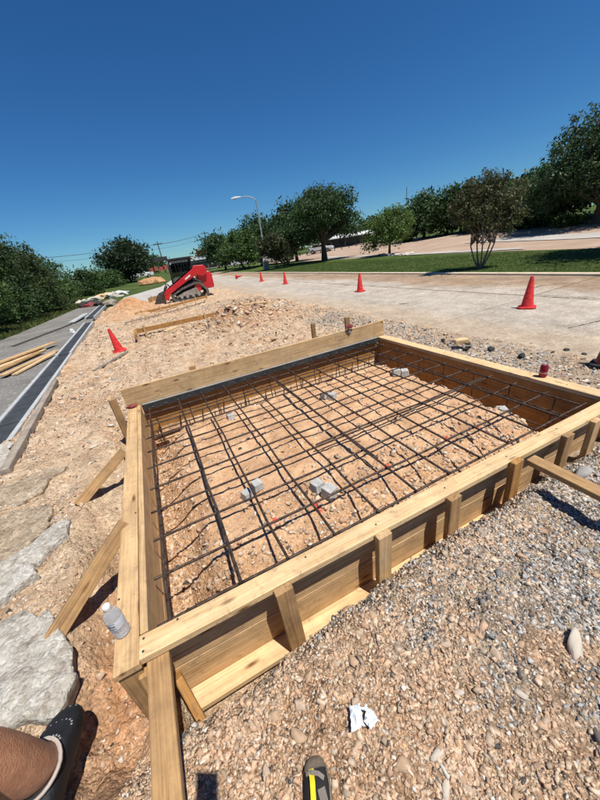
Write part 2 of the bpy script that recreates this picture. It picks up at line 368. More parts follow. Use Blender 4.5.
def zone_col(x, y):
    """the soil's own colour: orange clay, pale limestone, grey crushed rock, paint marks"""
    x = np.asarray(x, float); y = np.asarray(y, float)
    n1 = fbm(x * 1.3, y * 1.3, 31); n2 = fbm(x * 5, y * 5, 32)
    c = np.ones((x.size, 3)); c[:] = (0.97, 0.925, 0.865)
    def mix(c, col, w): w = np.clip(w, 0, 1)[:, None]; return c * (1 - w) + np.array(col) * w
    c = mix(c, (1.0, 0.80, 0.64), sstep(0.02, 0.25, n1 + 0.4 * n2) * 0.6)
    c = mix(c, (0.99, 0.79, 0.65), 0.85 * (y < 0.95) * (x > -0.5) * (1 - sstep(0.9, 1.6, x)))
    # grey gravel on the right of the bank, along the lip and beside the road
    g = sstep(-0.22, 0.30, (x - 0.50) * 0.62 - (0.75 - y) * 0.02 + 0.9 * n1 + 0.9 * n2) * (y < 1.066)
    g = np.maximum(g, np.exp(-((y - 0.80) / 0.10) ** 2) * (y < 1.066) * 0.9 * sstep(-0.2, 0.15, n2 + 0.1))
    g = np.maximum(g, sstep(3.15, 3.4, x + 0.6 * n2) * (1 - sstep(4.3, 4.8, x)) * (y < 7) * 0.85)
    g = np.maximum(g, sstep(-0.1, 0.1, n2) * np.exp(-(((x + 0.62) / 0.16) ** 2 + ((y - 0.66) / 0.1) ** 2)))
    c = mix(c, (0.68, 0.70, 0.715), g * 0.85)
    dst = np.exp(-(((x - 1.35) / 0.75) ** 2 + ((y - 0.74) / 0.17) ** 2)) * (y < 1.066) * (0.7 + 0.9 * n2)
    c = mix(c, (1.12, 1.06, 0.99), dst * 0.75)      # pale limestone dust spilled near the boards
    # red clay pit by the corner and beside the left boards
    p = np.exp(-(((x + 0.66) / 0.17) ** 2 + ((y - 1.25) / 0.65) ** 2)) * (x < -0.45)
    c = mix(c, (0.98, 0.69, 0.51), p * 1.1)
    # heaps
    c = mix(c, (1.0, 0.70, 0.48), np.exp(-(((x + 0.6) / 1.1) ** 2 + ((y - 17.2) / 2.5) ** 2)) * 1.2)
    c = mix(c, (0.76, 0.57, 0.43), np.exp(-(((x - 2.0) / 1.7) ** 2 + ((y - 8.6) / 1.1) ** 2)) * 1.3 * sstep(-0.12, 0.2, n2 + 0.1))
    c = mix(c, (0.80, 0.62, 0.48), np.exp(-(((x - 3.1) / 0.9) ** 2 + ((y - 10.6) / 1.8) ** 2)) * sstep(-0.1, 0.2, n2 + 0.05))
    x0, x1, y0, y1 = FORM
    ins = ((x > x0) & (x < x1) & (y > y0) & (y < y1)).astype(float)
    c = mix(c, (1.11, 0.86, 0.66), ins * (0.85 + 0.3 * n2))
    for (px, py) in [(-0.29, 1.29), (0.32, 1.48), (0.61, 1.43), (0.92, 1.46), (1.25, 1.48), (1.87, 1.47), (2.19, 1.45)]:
        d = np.hypot((x - px) / 0.022, (y - py) / 0.04) + 1.6 * fbm(x * 25, y * 25, 40)
        c = mix(c, (1.55, 0.16, 0.12), (d < 1.0) * ins * 0.85)
    return c
SOIL = earth('site_soil', [(0.28, (0.34, 0.235, 0.155)), (0.5, (0.55, 0.42, 0.295)), (0.72, (0.71, 0.595, 0.455))], scale=4.5,
             bumps=((170, 0.6, 0.006), (45, 0.8, 0.018)), attr='col', pebble=((34, 0.70, 1.12, 0.022), (85, 0.62, 1.2, 0.009)))
def pebbly(x, y):
    """how stony the surface is"""
    x0, x1, y0, y1 = FORM; ins = (x > x0) & (x < x1) & (y > y0) & (y < y1)
    p = 0.55 + 0.9 * fbm(x * 2, y * 2, 44) + 0.4 * (y < 1.066) * (x > -0.45)
    p = np.where(ins, 0.22 + 0.5 * (1 - sstep(1.1, 1.6, y)) + 0.5 * (1 - sstep(-0.4, 0.0, x)) + 0.4 * fbm(x * 5, y * 5, 45), p)
    return np.clip(p, 0.08, 1.0)
def lines(segs):
    o = []
    for a, b_, st in segs: o.append(np.arange(a, b_ - 1e-6, st))
    return np.concatenate(o + [[segs[-1][1]]])
gx = lines([(-2.45, -1.5, 0.05), (-1.5, 3.3, 0.0155), (3.5, 5.3, 0.05)])
gy = lines([(-3.0, 0.0, 0.08), (0.0, 1.12, 0.0125), (1.12, 3.95, 0.02), (3.95, 10.0, 0.045), (10.0, 21.5, 0.11)])
X, Y = np.meshgrid(gx, gy); Z = site_h(X.ravel(), Y.ravel()); nx = len(gx)
V = np.stack([X.ravel(), Y.ravel(), Z], 1)
ii, jj = np.meshgrid(np.arange(nx - 1), np.arange(len(gy) - 1)); a = (jj * nx + ii).ravel()
F = np.stack([a, a + 1, a + 1 + nx, a + nx], 1)
SITE = put('dirt_lot', npmesh('dirt_lot', V, F, SOIL, np.concatenate([zone_col(V[:, 0], V[:, 1]), pebbly(V[:, 0], V[:, 1])[:, None]], 1), smooth=True))
tag(SITE, 'tan rubble and clay ground of the building site around the timber form', 'ground', kind='structure')

GRASSY = earth('verge_grass', [(0.3, (0.035, 0.062, 0.014)), (0.5, (0.075, 0.115, 0.028)), (0.72, (0.16, 0.17, 0.06))], scale=0.5, bumps=((7, 1.0, 0.2),))
gxx = np.concatenate([[-900, -300, -120, -60], np.arange(-40, -2.3, 2.5), [-2.3, 4.8, 7.0], np.arange(10, 60, 2.5), [70, 90, 130, 300, 900]])
gyy = np.concatenate([[-400, -100, -30, -10, -3.0], np.arange(0, 21.1, 3.5), np.arange(24, 80, 4), [90, 110, 150, 300, 900, 1500]])
gyy = np.unique(np.append(gyy, 21.0))
X, Y = np.meshgrid(gxx, gyy); nx = len(gxx)
V = np.stack([X.ravel(), Y.ravel(), far_g(X.ravel(), Y.ravel())], 1)
F = []
for j in range(len(gyy) - 1):
    for i in range(nx - 1):
        if gxx[i] >= -2.3 and gxx[i + 1] <= 4.8 and gyy[j] >= -3.0 and gyy[j + 1] <= 21.0: continue
        F.append((j * nx + i, j * nx + i + 1, (j + 1) * nx + i + 1, (j + 1) * nx + i))
GROUND = put('ground', npmesh('ground', V, F, GRASSY, smooth=True)); tag(GROUND, 'grassy ground reaching to the horizon', 'ground', kind='structure')

def sheet(name, poly, dz, mat, label, nsub=1, base=None):
    """flat paving from a polygon, draped over the wide terrain"""
    bm = bmesh.new(); vs = [bm.verts.new((p[0], p[1], 0)) for p in poly]; bm.faces.new(vs)
    bmesh.ops.triangulate(bm, faces=bm.faces)
    bmesh.ops.subdivide_edges(bm, edges=bm.edges, cuts=nsub, use_grid_fill=True)
    for v in bm.verts: v.co.z = (float(far_g(v.co.x, v.co.y)) if base is None else base) + dz
    bmesh.ops.recalc_face_normals(bm, faces=bm.faces)
    if sum(f.normal.z for f in bm.faces) < 0: bmesh.ops.reverse_faces(bm, faces=bm.faces)
    me = bpy.data.meshes.new(name); bm.to_mesh(me); bm.free()
    o = put(name, me, mat); return tag(o, label, 'pavement', kind='structure')

# ---- concrete road, cast in bays with open joints
ROADM = earth('road_concrete', [(0.25, (0.30, 0.25, 0.195)), (0.5, (0.40, 0.345, 0.28)), (0.75, (0.49, 0.43, 0.355))], scale=2.2,
              bumps=((90, 0.5, 0.008), (12, 0.3, 0.02)), coords='Object', attr='col', pebble=((22, 0.90, 1.06, 0.004), (70, 0.86, 1.08, 0.003)))
BROWNR = None
road = empty('road', (0, 0, -0.224)); tag(road, 'pale dusty concrete road with cracked joints and dirt along the kerb', 'road', kind='structure')
def slab(x0, x1, y0, y1, zt):
    nx_, ny_ = max(2, int((x1 - x0) / 0.09)), max(2, int((y1 - y0) / 0.13))
    xs = np.linspace(x0, x1, nx_); ys = np.linspace(y0, y1, ny_)
    X, Y = np.meshgrid(xs, ys); x = X.ravel(); y = Y.ravel()
    V = np.stack([x, y, np.full(x.size, zt) + 0.004 * fbm(x * 0.7, y * 0.7, 50)], 1)
    e = (np.abs(x - x0) < 1e-6) | (np.abs(x - x1) < 1e-6) | (np.abs(y - y0) < 1e-6) | (np.abs(y - y1) < 1e-6)
    V[e, 2] -= 0.02
    a_, b_ = np.meshgrid(np.arange(nx_ - 1), np.arange(ny_ - 1)); q = (b_ * nx_ + a_).ravel()
    F = np.stack([q, q + 1, q + 1 + nx_, q + nx_], 1)
    # brown dirt lies along the kerb, tyre-worn grey towards the middle
    w = 1.15 * sstep(8.0, 8.9, x + 1.4 * fbm(x * 0.5, y * 0.35, 51)) * (0.8 + 0.6 * fbm(x * 2, y * 2, 52))
    w = np.clip(w, 0, 1)[:, None]; c = np.array([[1.0, 1.0, 1.0]]) * (1 - w) + np.array([[0.70, 0.56, 0.45]]) * w
    c = c * (0.80 + 0.5 * (0.5 + fbm(x * 1.6, y * 0.9, 55)) + 0.35 * fbm(x * 7, y * 5, 56))[:, None]
    g_ = (np.exp(-((x - 6.4) / 0.8) ** 2) * 0.5 * (0.6 + fbm(x * 0.6, y * 0.6, 53)))[:, None]
    c = c * (1 - g_) + np.array([[0.82, 0.86, 0.9]]) * g_
    d_ = (sstep(5.9, 5.0, x + 0.9 * fbm(x, y, 54)) * 0.8)[:, None]; c = c * (1 - d_) + np.array([[1.0, 0.90, 0.78]]) * d_
    o = put('slab', npmesh('slab', V, F, ROADM, c, smooth=True), None, road)
ys_ = [-9, -4.6, -0.2, 4.3, 8.8, 13.3, 17.8, 22.3, 27, 33, 42, 55, 80]
for k in range(len(ys_) - 1):
    for (x0, x1) in ((4.3, 7.74), (7.76, 10.48)):
        slab(x0 + 0.006, x1 - 0.006, ys_[k] + 0.008, ys_[k + 1] - 0.008, -0.0 + random.uniform(-.003, .003))
# cracks: dark thin sealed lines lying on the slabs
CRACK = plain('crack_sealant', (0.05, 0.043, 0.036), rough=0.9, var=0.3, scale=9)
def crack(pts, w):
    vs = []; fs = []; P = []
    for (a_, b_) in zip(pts[:-1], pts[1:]):
        for k in range(8): t = k / 8; P.append((a_[0] + (b_[0] - a_[0]) * t + random.uniform(-.035, .035), a_[1] + (b_[1] - a_[1]) * t))
    P.append(pts[-1])
    for i, p in enumerate(P):
        a_ = P[max(0, i - 1)]; b_ = P[min(len(P) - 1, i + 1)]; d = Vector((b_[0] - a_[0], b_[1] - a_[1])).normalized(); n_ = Vector((-d.y, d.x)) * w * random.uniform(0.25, 1.0)
        vs += [(p[0] + n_.x, p[1] + n_.y, 0.008), (p[0] - n_.x, p[1] - n_.y, 0.008)]
    fs = [(2 * i, 2 * i + 1, 2 * i + 3, 2 * i + 2) for i in range(len(P) - 1)]
    MB().add(vs, fs).build('crack', CRACK, road)
crack([(7.75, 4.3), (7.78, 3.6), (7.74, 3.0), (7.76, 2.1)], 0.022)
crack([(8.05, 5.0), (8.35, 4.7), (8.9, 4.75), (9.4, 4.3)], 0.014)
crack([(7.9, 6.2), (8.5, 6.0), (8.9, 5.5)], 0.010)
crack([(7.75, 13.0), (7.76, 11.0), (7.75, 9.0)], 0.009)
crack([(9.0, 3.6), (9.15, 3.0), (9.0, 2.2)], 0.012)
crack([(5.75, 6.35), (5.95, 6.2)], 0.03)
crack([(5.6, 2.5), (6.3, 2.35), (6.9, 2.05)], 0.010)
crack([(6.2, 12.0), (6.9, 11.2), (7.6, 11.4)], 0.012)
# ---- kerb stones
KERBM = earth('kerb_concrete', [(0.3, (0.46, 0.37, 0.26)), (0.7, (0.64, 0.54, 0.40))], scale=3, bumps=((60, 0.4, 0.006),))
kerb = empty('kerb', (10.58, 0, -0.224)); tag(kerb, 'low cream concrete kerb between road and lawn', 'kerb', kind='structure')
km = MB().prism([(-0.09, -0.1), (-0.08, 0.03), (-0.055, 0.05), (0.09, 0.055), (0.09, -0.1)], 0, 2.98).mesh('kerb_stone', mat=KERBM)
for k in range(24): put('kerb_stone', km, None, kerb, Matrix.Translation((random.uniform(-.008, .008), -8 + 3 * k, random.uniform(-.012, .004))))
# ---- lawn, far lot, gravel drive, asphalt lane
LAWNM = earth('lawn_turf', [(0.28, (0.045, 0.075, 0.014)), (0.5, (0.07, 0.118, 0.022)), (0.72, (0.13, 0.155, 0.045))], scale=0.7, bumps=((14, 1.0, 0.12), (70, 0.8, 0.03)), speck=((9, 0.9, 0.97, (0.17, 0.15, 0.06)),))
lawn = sheet('lawn', [(10.66, -12), (16.4, -12), (16.9, 7), (18.0, 12), (19.0, 21), (19.3, 39), (20, 58), (10.66, 58)], 0.09, LAWNM, 'mown green lawn strip between the kerb and the far lot', 5)
LOTM = earth('lot_surface', [(0.28, (0.30, 0.205, 0.145)), (0.5, (0.38, 0.275, 0.20)), (0.72, (0.46, 0.36, 0.28))], scale=0.35, bumps=((40, 0.4, 0.02),))
lot = sheet('far_lot', [(16.41, -12), (60, -40), (42, -6), (30.9, 13.3), (33.5, 22.5), (38, 41), (45, 60), (20.0, 60), (19.31, 39), (19.01, 21), (18.01, 12), (16.91, 7)], 0.05, LOTM, 'reddish tan paved lot beyond the lawn', 4)
LANE = earth('grey_lane', [(0.3, (0.36, 0.33, 0.29)), (0.7, (0.47, 0.44, 0.39))], scale=0.5, bumps=((40, 0.4, 0.02),))
sheet('grey_lane', [(19.6, -10), (22.6, -14), (24.5, 8), (27.0, 20), (25.6, 20.4), (22.4, 9)], 0.085, LANE, 'pale grey concrete strip crossing the far lot', 4)
sheet('concrete_apron', [(18.6, 11), (19.5, 12), (20.6, 21.5), (24, 40), (22.6, 40), (19.4, 21.5)], 0.09, LANE, 'pale concrete apron along the edge of the far lot', 3)
DRIVE = earth('gravel_drive', [(0.3, (0.33, 0.31, 0.28)), (0.7, (0.50, 0.47, 0.42))], scale=1.2, bumps=((30, 0.8, 0.03),), speck=((14, 0.8, 0.9, (0.55, 0.52, 0.46)),))
sheet('gravel_drive', [(-1.9, 21.2), (4.6, 21.2), (4.6, 27), (9, 48), (5, 52), (1.8, 36), (-1.4, 29)], 0.03, DRIVE, 'grey gravel drive beyond the dirt heap', 3)
ASPH = earth('asphalt', [(0.3, (0.13, 0.125, 0.115)), (0.52, (0.19, 0.18, 0.165)), (0.75, (0.26, 0.24, 0.21))], scale=1.1, bumps=((80, 0.5, 0.006),), speck=((30, 0.92, 0.97, (0.33, 0.30, 0.26)),))
sheet('asphalt_lane', [(-2.2, -6), (-2.2, 9), (-2.3, 16), (-2.5, 24), (-3.3, 31), (-4.3, 24), (-5.0, 16.5), (-5.5, 13.2), (-6.5, 8), (-7.5, -6)], 0.055, ASPH, 'grey asphalt lane left of the drain', 4)
sheet('asphalt_patch', [(-4.35, 13.1), (-3.25, 16.4), (-3.05, 16.2), (-4.2, 12.9)], 0.066, CRACK, 'dark sealed patch line across the asphalt lane', 2)
# ================================================================== the timber form
form = empty('timber_formwork', (1.3, 2.4, -0.6))
tag(form, 'large square timber formwork of pine boards with stakes, braces and steel edge', 'formwork')
SL = -0.0189                                     # the front runs very slightly askew
def fy(x): return 1.0155 + SL * (x + 0.46)       # centre line of the front cap
o = board('front_cap', (-0.462, fy(-0.462), -0.019), (3.55, fy(3.55), -0.019), 0.099, 0.038, mat=PINE_NEW, parent=form)
for (zc, h, m) in ((-0.173, 0.262, PINE), (-0.437, 0.258, PINE)):
    board('form_board', (-0.425, fy(-0.425) + 0.050, zc), (3.5, fy(3.5) + 0.050, zc), h, 0.036, up=(0, -1, 0), mat=m, parent=form)
board('bottom_rail', (-0.40, fy(-0.4) - 0.022, -0.530), (3.4, fy(3.4) - 0.022, -0.490), 0.104, 0.036, mat=PINE_NEW, parent=form)
board('left_cap', (-0.512, 0.955, -0.021), (-0.512, 3.86, -0.021), 0.098, 0.038, mat=PINE, parent=form)
for (zc, h) in ((-0.147, 0.288), (-0.425, 0.26)):
    board('form_board', (-0.4425, 1.075, zc), (-0.4425, 3.845, zc), h, 0.034, up=(1, 0, 0), mat=PINE, parent=form)
board('right_cap', (3.131, 1.0, -0.020), (3.131, 3.835, -0.020), 0.138, 0.038, mat=PINE_NEW, parent=form)
for (zc, h) in ((-0.172, 0.262), (-0.437, 0.258)):
    board('form_board', (3.083, 0.99, zc), (3.083, 3.845, zc), h, 0.036, up=(-1, 0, 0), mat=PINE_RED, parent=form)
board('far_board', (-0.565, 3.871, 0.098), (3.19, 3.871, 0.098), 0.265, 0.038, up=(0, -1, 0), mat=PINE, parent=form, warp=0.003)
for (zc, h) in ((-0.165, 0.255), (-0.425, 0.26)):
    board('form_board', (-0.42, 3.871, zc), (3.06, 3.871, zc), h, 0.036, up=(0, -1, 0), mat=PINE_RED, parent=form)
# steel angle with welded studs along the far board
ang = MB(); ang.box((1.32, 3.824, -0.004), (3.46, 0.050, 0.006)); ang.box((1.32, 3.803, -0.042), (3.46, 0.006, 0.070))
ang = ang.build('steel_edge_angle', ANGLE, form, Matrix.Translation(-Vector(form.location)))
top = MB().box((1.32, 3.826, 0.001), (3.45, 0.034, 0.003)).build('angle_flange', GALV, ang)
sm = MB().lathe([(0.0055, 0), (0.0055, 0.010), (0.004, 0.012)], n=8).mesh('stud', mat=plain('dull_stud', (0.2, 0.2, 0.19), rough=.6, metal=.3))
for k in range(24):
    put('stud', sm, None, ang, Matrix.Translation((-0.3 + k * 0.143, 3.800, -0.048)) @ Matrix.Rotation(R(90), 4, 'X'))
# stakes nailed in front of the cap
for i, (x, dz, tl) in enumerate([(0.165, -0.004, .01), (0.745, 0.0, -.012), (1.255, -0.006, .01), (1.80, 0.012, .015), (2.345, -0.004, -.01), (2.68, -0.01, .012), (3.15, 0, 0)]):
    y = fy(x) - 0.0505 - 0.020
    board('stake', (x + tl, y, -0.75), (x, y, dz), 0.088, 0.038, up=(0, -1, 0), mat=[PINE_OLD, PINE, PINE_OLD, PINE_RED, PINE_OLD, PINE, PINE][i], parent=form, bev=0.003)
# the two long timbers that run out towards the viewer
board('brace', (-0.402, 0.975, -0.062), (-0.398, -0.55, -0.070), 0.088, 0.038, mat=PINE_OLD, parent=form)
board('brace', (1.932, 0.895, -0.036), (1.955, -0.75, -0.075), 0.088, 0.038, mat=PINE_OLD, parent=form)
board('stake', (-0.395, 1.012, -0.30), (-0.335, 0.83, -0.56), 0.088, 0.036, up=(1, 0.3, 0), mat=PINE_RED, parent=form)
board('stake', (-0.515, 0.985, -0.80), (-0.515, 0.985, -0.042), 0.088, 0.038, up=(0, -1, 0), mat=PINE_OLD, parent=form)
board('stake', (-0.475, 0.93, -0.58), (-0.475, 0.98, -0.09), 0.060, 0.036, up=(1, 0, 0), mat=PINE_OLD, parent=form)
# left side: stake at the far corner and two diagonal braces down to the ground
board('stake', (-0.635, 3.60, -0.70), (-0.625, 3.57, 0.245), 0.070, 0.036, up=(0.5, -1, 0), mat=PINE_OLD, parent=form)
board('brace', (-0.955, 1.465, -0.235), (-0.53, 1.835, 0.005), 0.038, 0.088, up=(-.3, .4, 1), mat=PINE_OLD, parent=form)
board('brace', (-0.985, 2.585, -0.225), (-0.575, 2.84, -0.01), 0.038, 0.080, up=(-.3, .4, 1), mat=PINE_OLD, parent=form)
for y in (1.86, 2.87): board('stake', (-0.60, y, -0.7), (-0.585, y, -0.05), 0.038, 0.07, up=(0, 1, 0), mat=PINE_OLD, parent=form)
# behind the far board
board('stake', (0.265, 3.915, -0.6), (0.265, 3.912, 0.275), 0.075, 0.038, up=(0, -1, 0), mat=PINE_OLD, parent=form)
board('stake', (2.565, 3.915, -0.6), (2.565, 3.912, 0.40), 0.075, 0.038, up=(0, -1, 0), mat=PINE_OLD, parent=form)
board('stake', (2.18, 4.30, -0.6), (2.18, 4.28, 0.34), 0.065, 0.036, up=(0, -1, 0), mat=PINE_OLD, parent=form)
for x in (1.3,): board('stake', (x, 3.915, -0.6), (x, 3.915, 0.20), 0.075, 0.038, up=(0, -1, 0), mat=PINE_OLD, parent=form)
# flagging tape, nails
FLAG = plain('faded_red_tape', (0.22, 0.035, 0.035), rough=0.6, var=0.3, scale=30)
def wad(name, c, s, mat, parent, seed):
    rr = np.random.default_rng(seed); bm = bmesh.new(); bmesh.ops.create_icosphere(bm, subdivisions=2, radius=1)
    for v in bm.verts:
        k = 1 + rr.uniform(-.35, .3); v.co = Vector((v.co.x * s[0] * k, v.co.y * s[1] * k, v.co.z * s[2] * k))
    me = bpy.data.meshes.new(name); bm.to_mesh(me); bm.free()
    return put(name, me, mat, parent, local(parent, Matrix.Translation(c)) if parent else Matrix.Translation(c))
wad('flagging_tape', (-0.515, 3.825, 0.015), (0.055, 0.03, 0.02), FLAG, form, 1)
wad('flagging_tape', (2.545, 3.835, 0.275), (0.065, 0.022, 0.03), FLAG, form, 2)
wad('flagging_tape', (2.545, 3.845, 0.20), (0.03, 0.012, 0.04), GREYWOOD, form, 3)
nm = MB().lathe([(0.0055, 0), (0.0055, 0.0015), (0.002, 0.002)], n=8).mesh('nail', mat=ANGLE)
for (x, y) in [(-0.445, 0.992), (-0.442, 1.045), (-0.30, 1.05), (0.33, 1.02), (0.75, 0.99), (1.26, 0.985), (1.8, 0.97), (2.35, 0.97), (-0.55, 1.3), (-0.475, 1.9), (3.12, 1.3), (3.15, 2.4), (3.1, 3.5)]:
    put('nail', nm, None, form, local(form, Matrix.Translation((x, y, 0.0002))))

# ================================================================== reinforcement
mat_ = empty('rebar_mat', (1.3, 2.4, -0.1)); tag(mat_, 'tied grid of dark rusty rebar inside the timber form', 'rebar')
off = -Vector(mat_.location)
def bar(p0, p1, r=0.0075, sag=0.006, seed=0, name='rebar'):
    p0 = Vector(p0); p1 = Vector(p1); rr = random.Random(seed); L = (p1 - p0).length; n = max(3, int(L / 0.28)); P = []
    for i in range(n + 1):
        t = i / n; q = p0.lerp(p1, t); P.append(q + Vector((rr.uniform(-1, 1), rr.uniform(-1, 1), rr.uniform(-.7, .7))) * sag + off)
    # rolled ribs: rings of slightly larger radius every few centimetres would be below a pixel, the bump carries them
    return MB().tube(P, r, n=7).build(name, REBAR, mat_, smooth=True)
YX = [-0.35, 0.0, 0.265, 0.56, 0.86, 1.145, 1.44, 1.74, 2.035, 2.335, 2.63, 2.935]
XY = [1.112, 1.40, 1.68, 1.94, 2.215, 2.505, 2.79, 3.075, 3.365, 3.655]
for i, x in enumerate(YX):
    bar((x + random.uniform(-.01, .012), 1.097, -0.058), (x + random.uniform(-.012, .012), 3.77, -0.058), r=0.0098 if i in (0, 1) else 0.0084, seed=i)
for j, y in enumerate(XY):
    bar((-0.405, y + random.uniform(-.01, .01), -0.076), (3.03, y + random.uniform(-.012, .012) - 0.01, -0.076), r=0.0084, seed=50 + j)
# overlapping lap bars
bar((0.9, 1.958, -0.078), (2.9, 1.955, -0.078), r=0.0084, seed=92); bar((1.165, 1.5, -0.058), (1.168, 3.7, -0.058), r=0.0084, seed=93)
# cages in the trench along the far and right boards
for k, (y, z) in enumerate([(3.74, -0.20), (3.74, -0.34), (3.58, -0.34), (3.74, -0.48), (3.58, -0.48)]):
    bar((-0.38, y, z), (3.0, y, z), seed=120 + k)
for k, x in enumerate(np.arange(-0.28, 3.0, 0.36)):
    x = float(x) + random.uniform(-.03, .03)
    bar((x, 3.745, -0.10), (x + random.uniform(-.01, .01), 3.745, -0.52), r=0.0062, seed=140 + k, sag=.003, name='stirrup')
    bar((x, 3.575, -0.22), (x, 3.575, -0.52), r=0.0062, seed=160 + k, sag=.003, name='stirrup')
for k, (x, z) in enumerate([(2.98, -0.22), (2.98, -0.40), (2.82, -0.40)]): bar((x, 1.1, z), (x, 3.75, z), seed=180 + k)
for k, y in enumerate(np.arange(1.3, 3.7, 0.4)):
    bar((2.985, float(y), -0.08), (2.985, float(y), -0.48), r=0.0062, seed=200 + k, sag=.003, name='stirrup')
# tie wire knots
tm = MB()
for a_ in range(6): tm.tube([(math.cos(a_) * 0.013, math.sin(a_) * 0.013, -0.014 + 0.005 * a_), (math.cos(a_ + 2) * 0.014, math.sin(a_ + 2) * 0.014, -0.010 + 0.005 * a_)], 0.0013, n=4)
tm.tube([(0.01, 0, 0.01), (0.018, 0.006, 0.03)], 0.0013, n=4)
tme = tm.mesh('tie_wire', mat=REBAR)
for i, x in enumerate(YX):
    for j, y in enumerate(XY):
        if (i + j) % 2 == 0: put('tie_wire', tme, None, mat_, Matrix.Translation(Vector((x, y, -0.067)) + off) @ Matrix.Rotation(random.random() * 6, 4, 'Z'))
# cement spacer blocks under the mat
def dobie(x, y, rz, s=1.0, dz=0.0):
    b = MB(); w = 0.040 * s; t = 0.034 * s; h = 0.062 * s
    b.hull8([(-w, -w, 0), (-t, -t, h), (-w, w, 0), (-t, t, h), (w, -w, 0), (t, -t, h), (w, w, 0), (t, t, h)])
    o = b.build('spacer_block', DOBIE, None, Matrix.Translation((x, y, float(site_h(x, y)) + 0.002 + dz)) @ Matrix.Rotation(rz, 4, 'Z') @ Matrix.Rotation(random.uniform(-.08, .08), 4, 'X'), bevel=0.004)
    return o
for (x, y, rz, s, lab) in [(0.235, 1.80, .35, 1.0, 'grey cement spacer block left of a pair under the second rebar'), (0.325, 1.845, .2, 1.0, 'grey cement spacer block right of a pair under the second rebar'),
        (0.69, 1.57, .25, 1.1, 'grey cement spacer block far one of a pair near the front board'), (0.735, 1.475, .3, 1.2, 'large grey cement spacer block nearest the front board'),
        (0.44, 3.06, .1, 1.0, 'grey cement spacer block nearest the far left corner of the form'), (1.48, 2.82, .4, 1.0, 'grey cement spacer block near the form centre, left of its twin'), (1.545, 2.76, .5, 1.1, 'grey cement spacer block near the form centre, right of its twin'),
        (2.49, 2.78, -.5, 1.25, 'long grey cement spacer block toward the far right corner'), (2.565, 2.72, -.5, 1.2, 'grey spacer block touching the one toward the far right corner'), (2.66, 1.55, -.6, 1.2, 'pale cement spacer block beside the right trench'), (2.745, 1.50, -.6, 1.1, 'pale cement spacer block at the very edge of the right trench'), (1.40, 3.28, .2, 1.0, 'grey cement spacer block in shade below the far board')]:
    tag(dobie(x, y, rz, s), lab, 'spacer block', 'cement spacers under the rebar')

# ================================================================== stones
def ico(sub):
    bm = bmesh.new(); bmesh.ops.create_icosphere(bm, subdivisions=sub, radius=1)
    V = np.array([v.co[:] for v in bm.verts]); F = np.array([[v.index for v in f.verts] for f in bm.faces]); bm.free(); return V, F
IV = np.array([(a, b_, e) for a in (-1, 1) for b_ in (-1, 1) for e in (-1, 1)]) * 0.72      # a knocked-about block: 12 triangles
IF = np.array([(0, 1, 3), (0, 3, 2), (4, 6, 7), (4, 7, 5), (0, 4, 5), (0, 5, 1), (2, 3, 7), (2, 7, 6), (0, 2, 6), (0, 6, 4), (1, 5, 7), (1, 7, 3)])
def stone_cols(n, x, y, r, gk=1.0):
    """limestone, clay-coated stone, grey crushed rock, some dark"""
    zc = zone_col(x, y); grey = np.clip((1.18 - zc[:, 0] / np.maximum(zc[:, 2], 1e-3)) / 0.19, 0, 1)   # bluish ground means crushed rock
    u = r.random(n); k = r.random(n)[:, None]
    lime = np.array([0.57, 0.435, 0.31]) * (0.62 + 0.62 * k); clay = np.array([0.54, 0.36, 0.235]) * (0.65 + 0.6 * k)
    gr = np.array([0.37, 0.355, 0.335]) * (0.42 + 1.05 * k); wh = np.array([0.64, 0.59, 0.51]) * (0.8 + 0.3 * k); dk = np.array([0.085, 0.075, 0.07]) * (0.6 + k)
    c = np.where((u < 0.55)[:, None], lime, clay); c = np.where((u > 0.94)[:, None], wh, c); c = np.where((u > 0.975)[:, None], dk, c)
    gsel = r.random(n) < grey * 0.92 * gk
    c = np.where(gsel[:, None], np.where((u > 0.88)[:, None], wh, np.where((u < 0.16)[:, None], dk * 1.2, gr)), c)
    c = np.where((gsel & (u > 0.3) & (u < 0.40))[:, None], lime, c)
    return np.clip(c, 0.02, 0.85)
def scatter(name, label, x, y, size, seed, sink=0.25, mat=STONE_SMALL, gk=1.0):
    r = np.random.default_rng(seed); n = len(x)
    sc = size[:, None] * np.stack([r.uniform(.8, 1.6, n), r.uniform(.55, 1.0, n), r.uniform(.32, .7, n)], 1)
    P = IV[None] * (1 + r.uniform(-.55, .35, (n, len(IV), 3))) * sc[:, None, :]
    a, b_, g_ = r.uniform(0, 6.28, n), r.normal(0, .45, n), r.normal(0, .45, n)
    ca, sa, cb, sb, cg, sg = np.cos(a), np.sin(a), np.cos(b_), np.sin(b_), np.cos(g_), np.sin(g_)
    Rm = np.stack([np.stack([ca * cb, ca * sb * sg - sa * cg, ca * sb * cg + sa * sg], 1), np.stack([sa * cb, sa * sb * sg + ca * cg, sa * sb * cg - ca * sg], 1), np.stack([-sb, cb * sg, cb * cg], 1)], 1)
    P = np.einsum('nij,nvj->nvi', Rm, P)
    z = site_h(x, y) + size * (sink - 0.2) * 0.6
    P = P + np.stack([x, y, z], 1)[:, None, :]
    F = (IF[None] + (np.arange(n) * len(IV))[:, None, None]).reshape(-1, 3)
    c = np.repeat(stone_cols(n, x, y, r, gk), len(IV), 0)
    o = put(name, npmesh(name, P.reshape(-1, 3), F, mat, c)); o['kind'] = 'stuff'
    if label: tag(o, label, 'gravel')
    return o
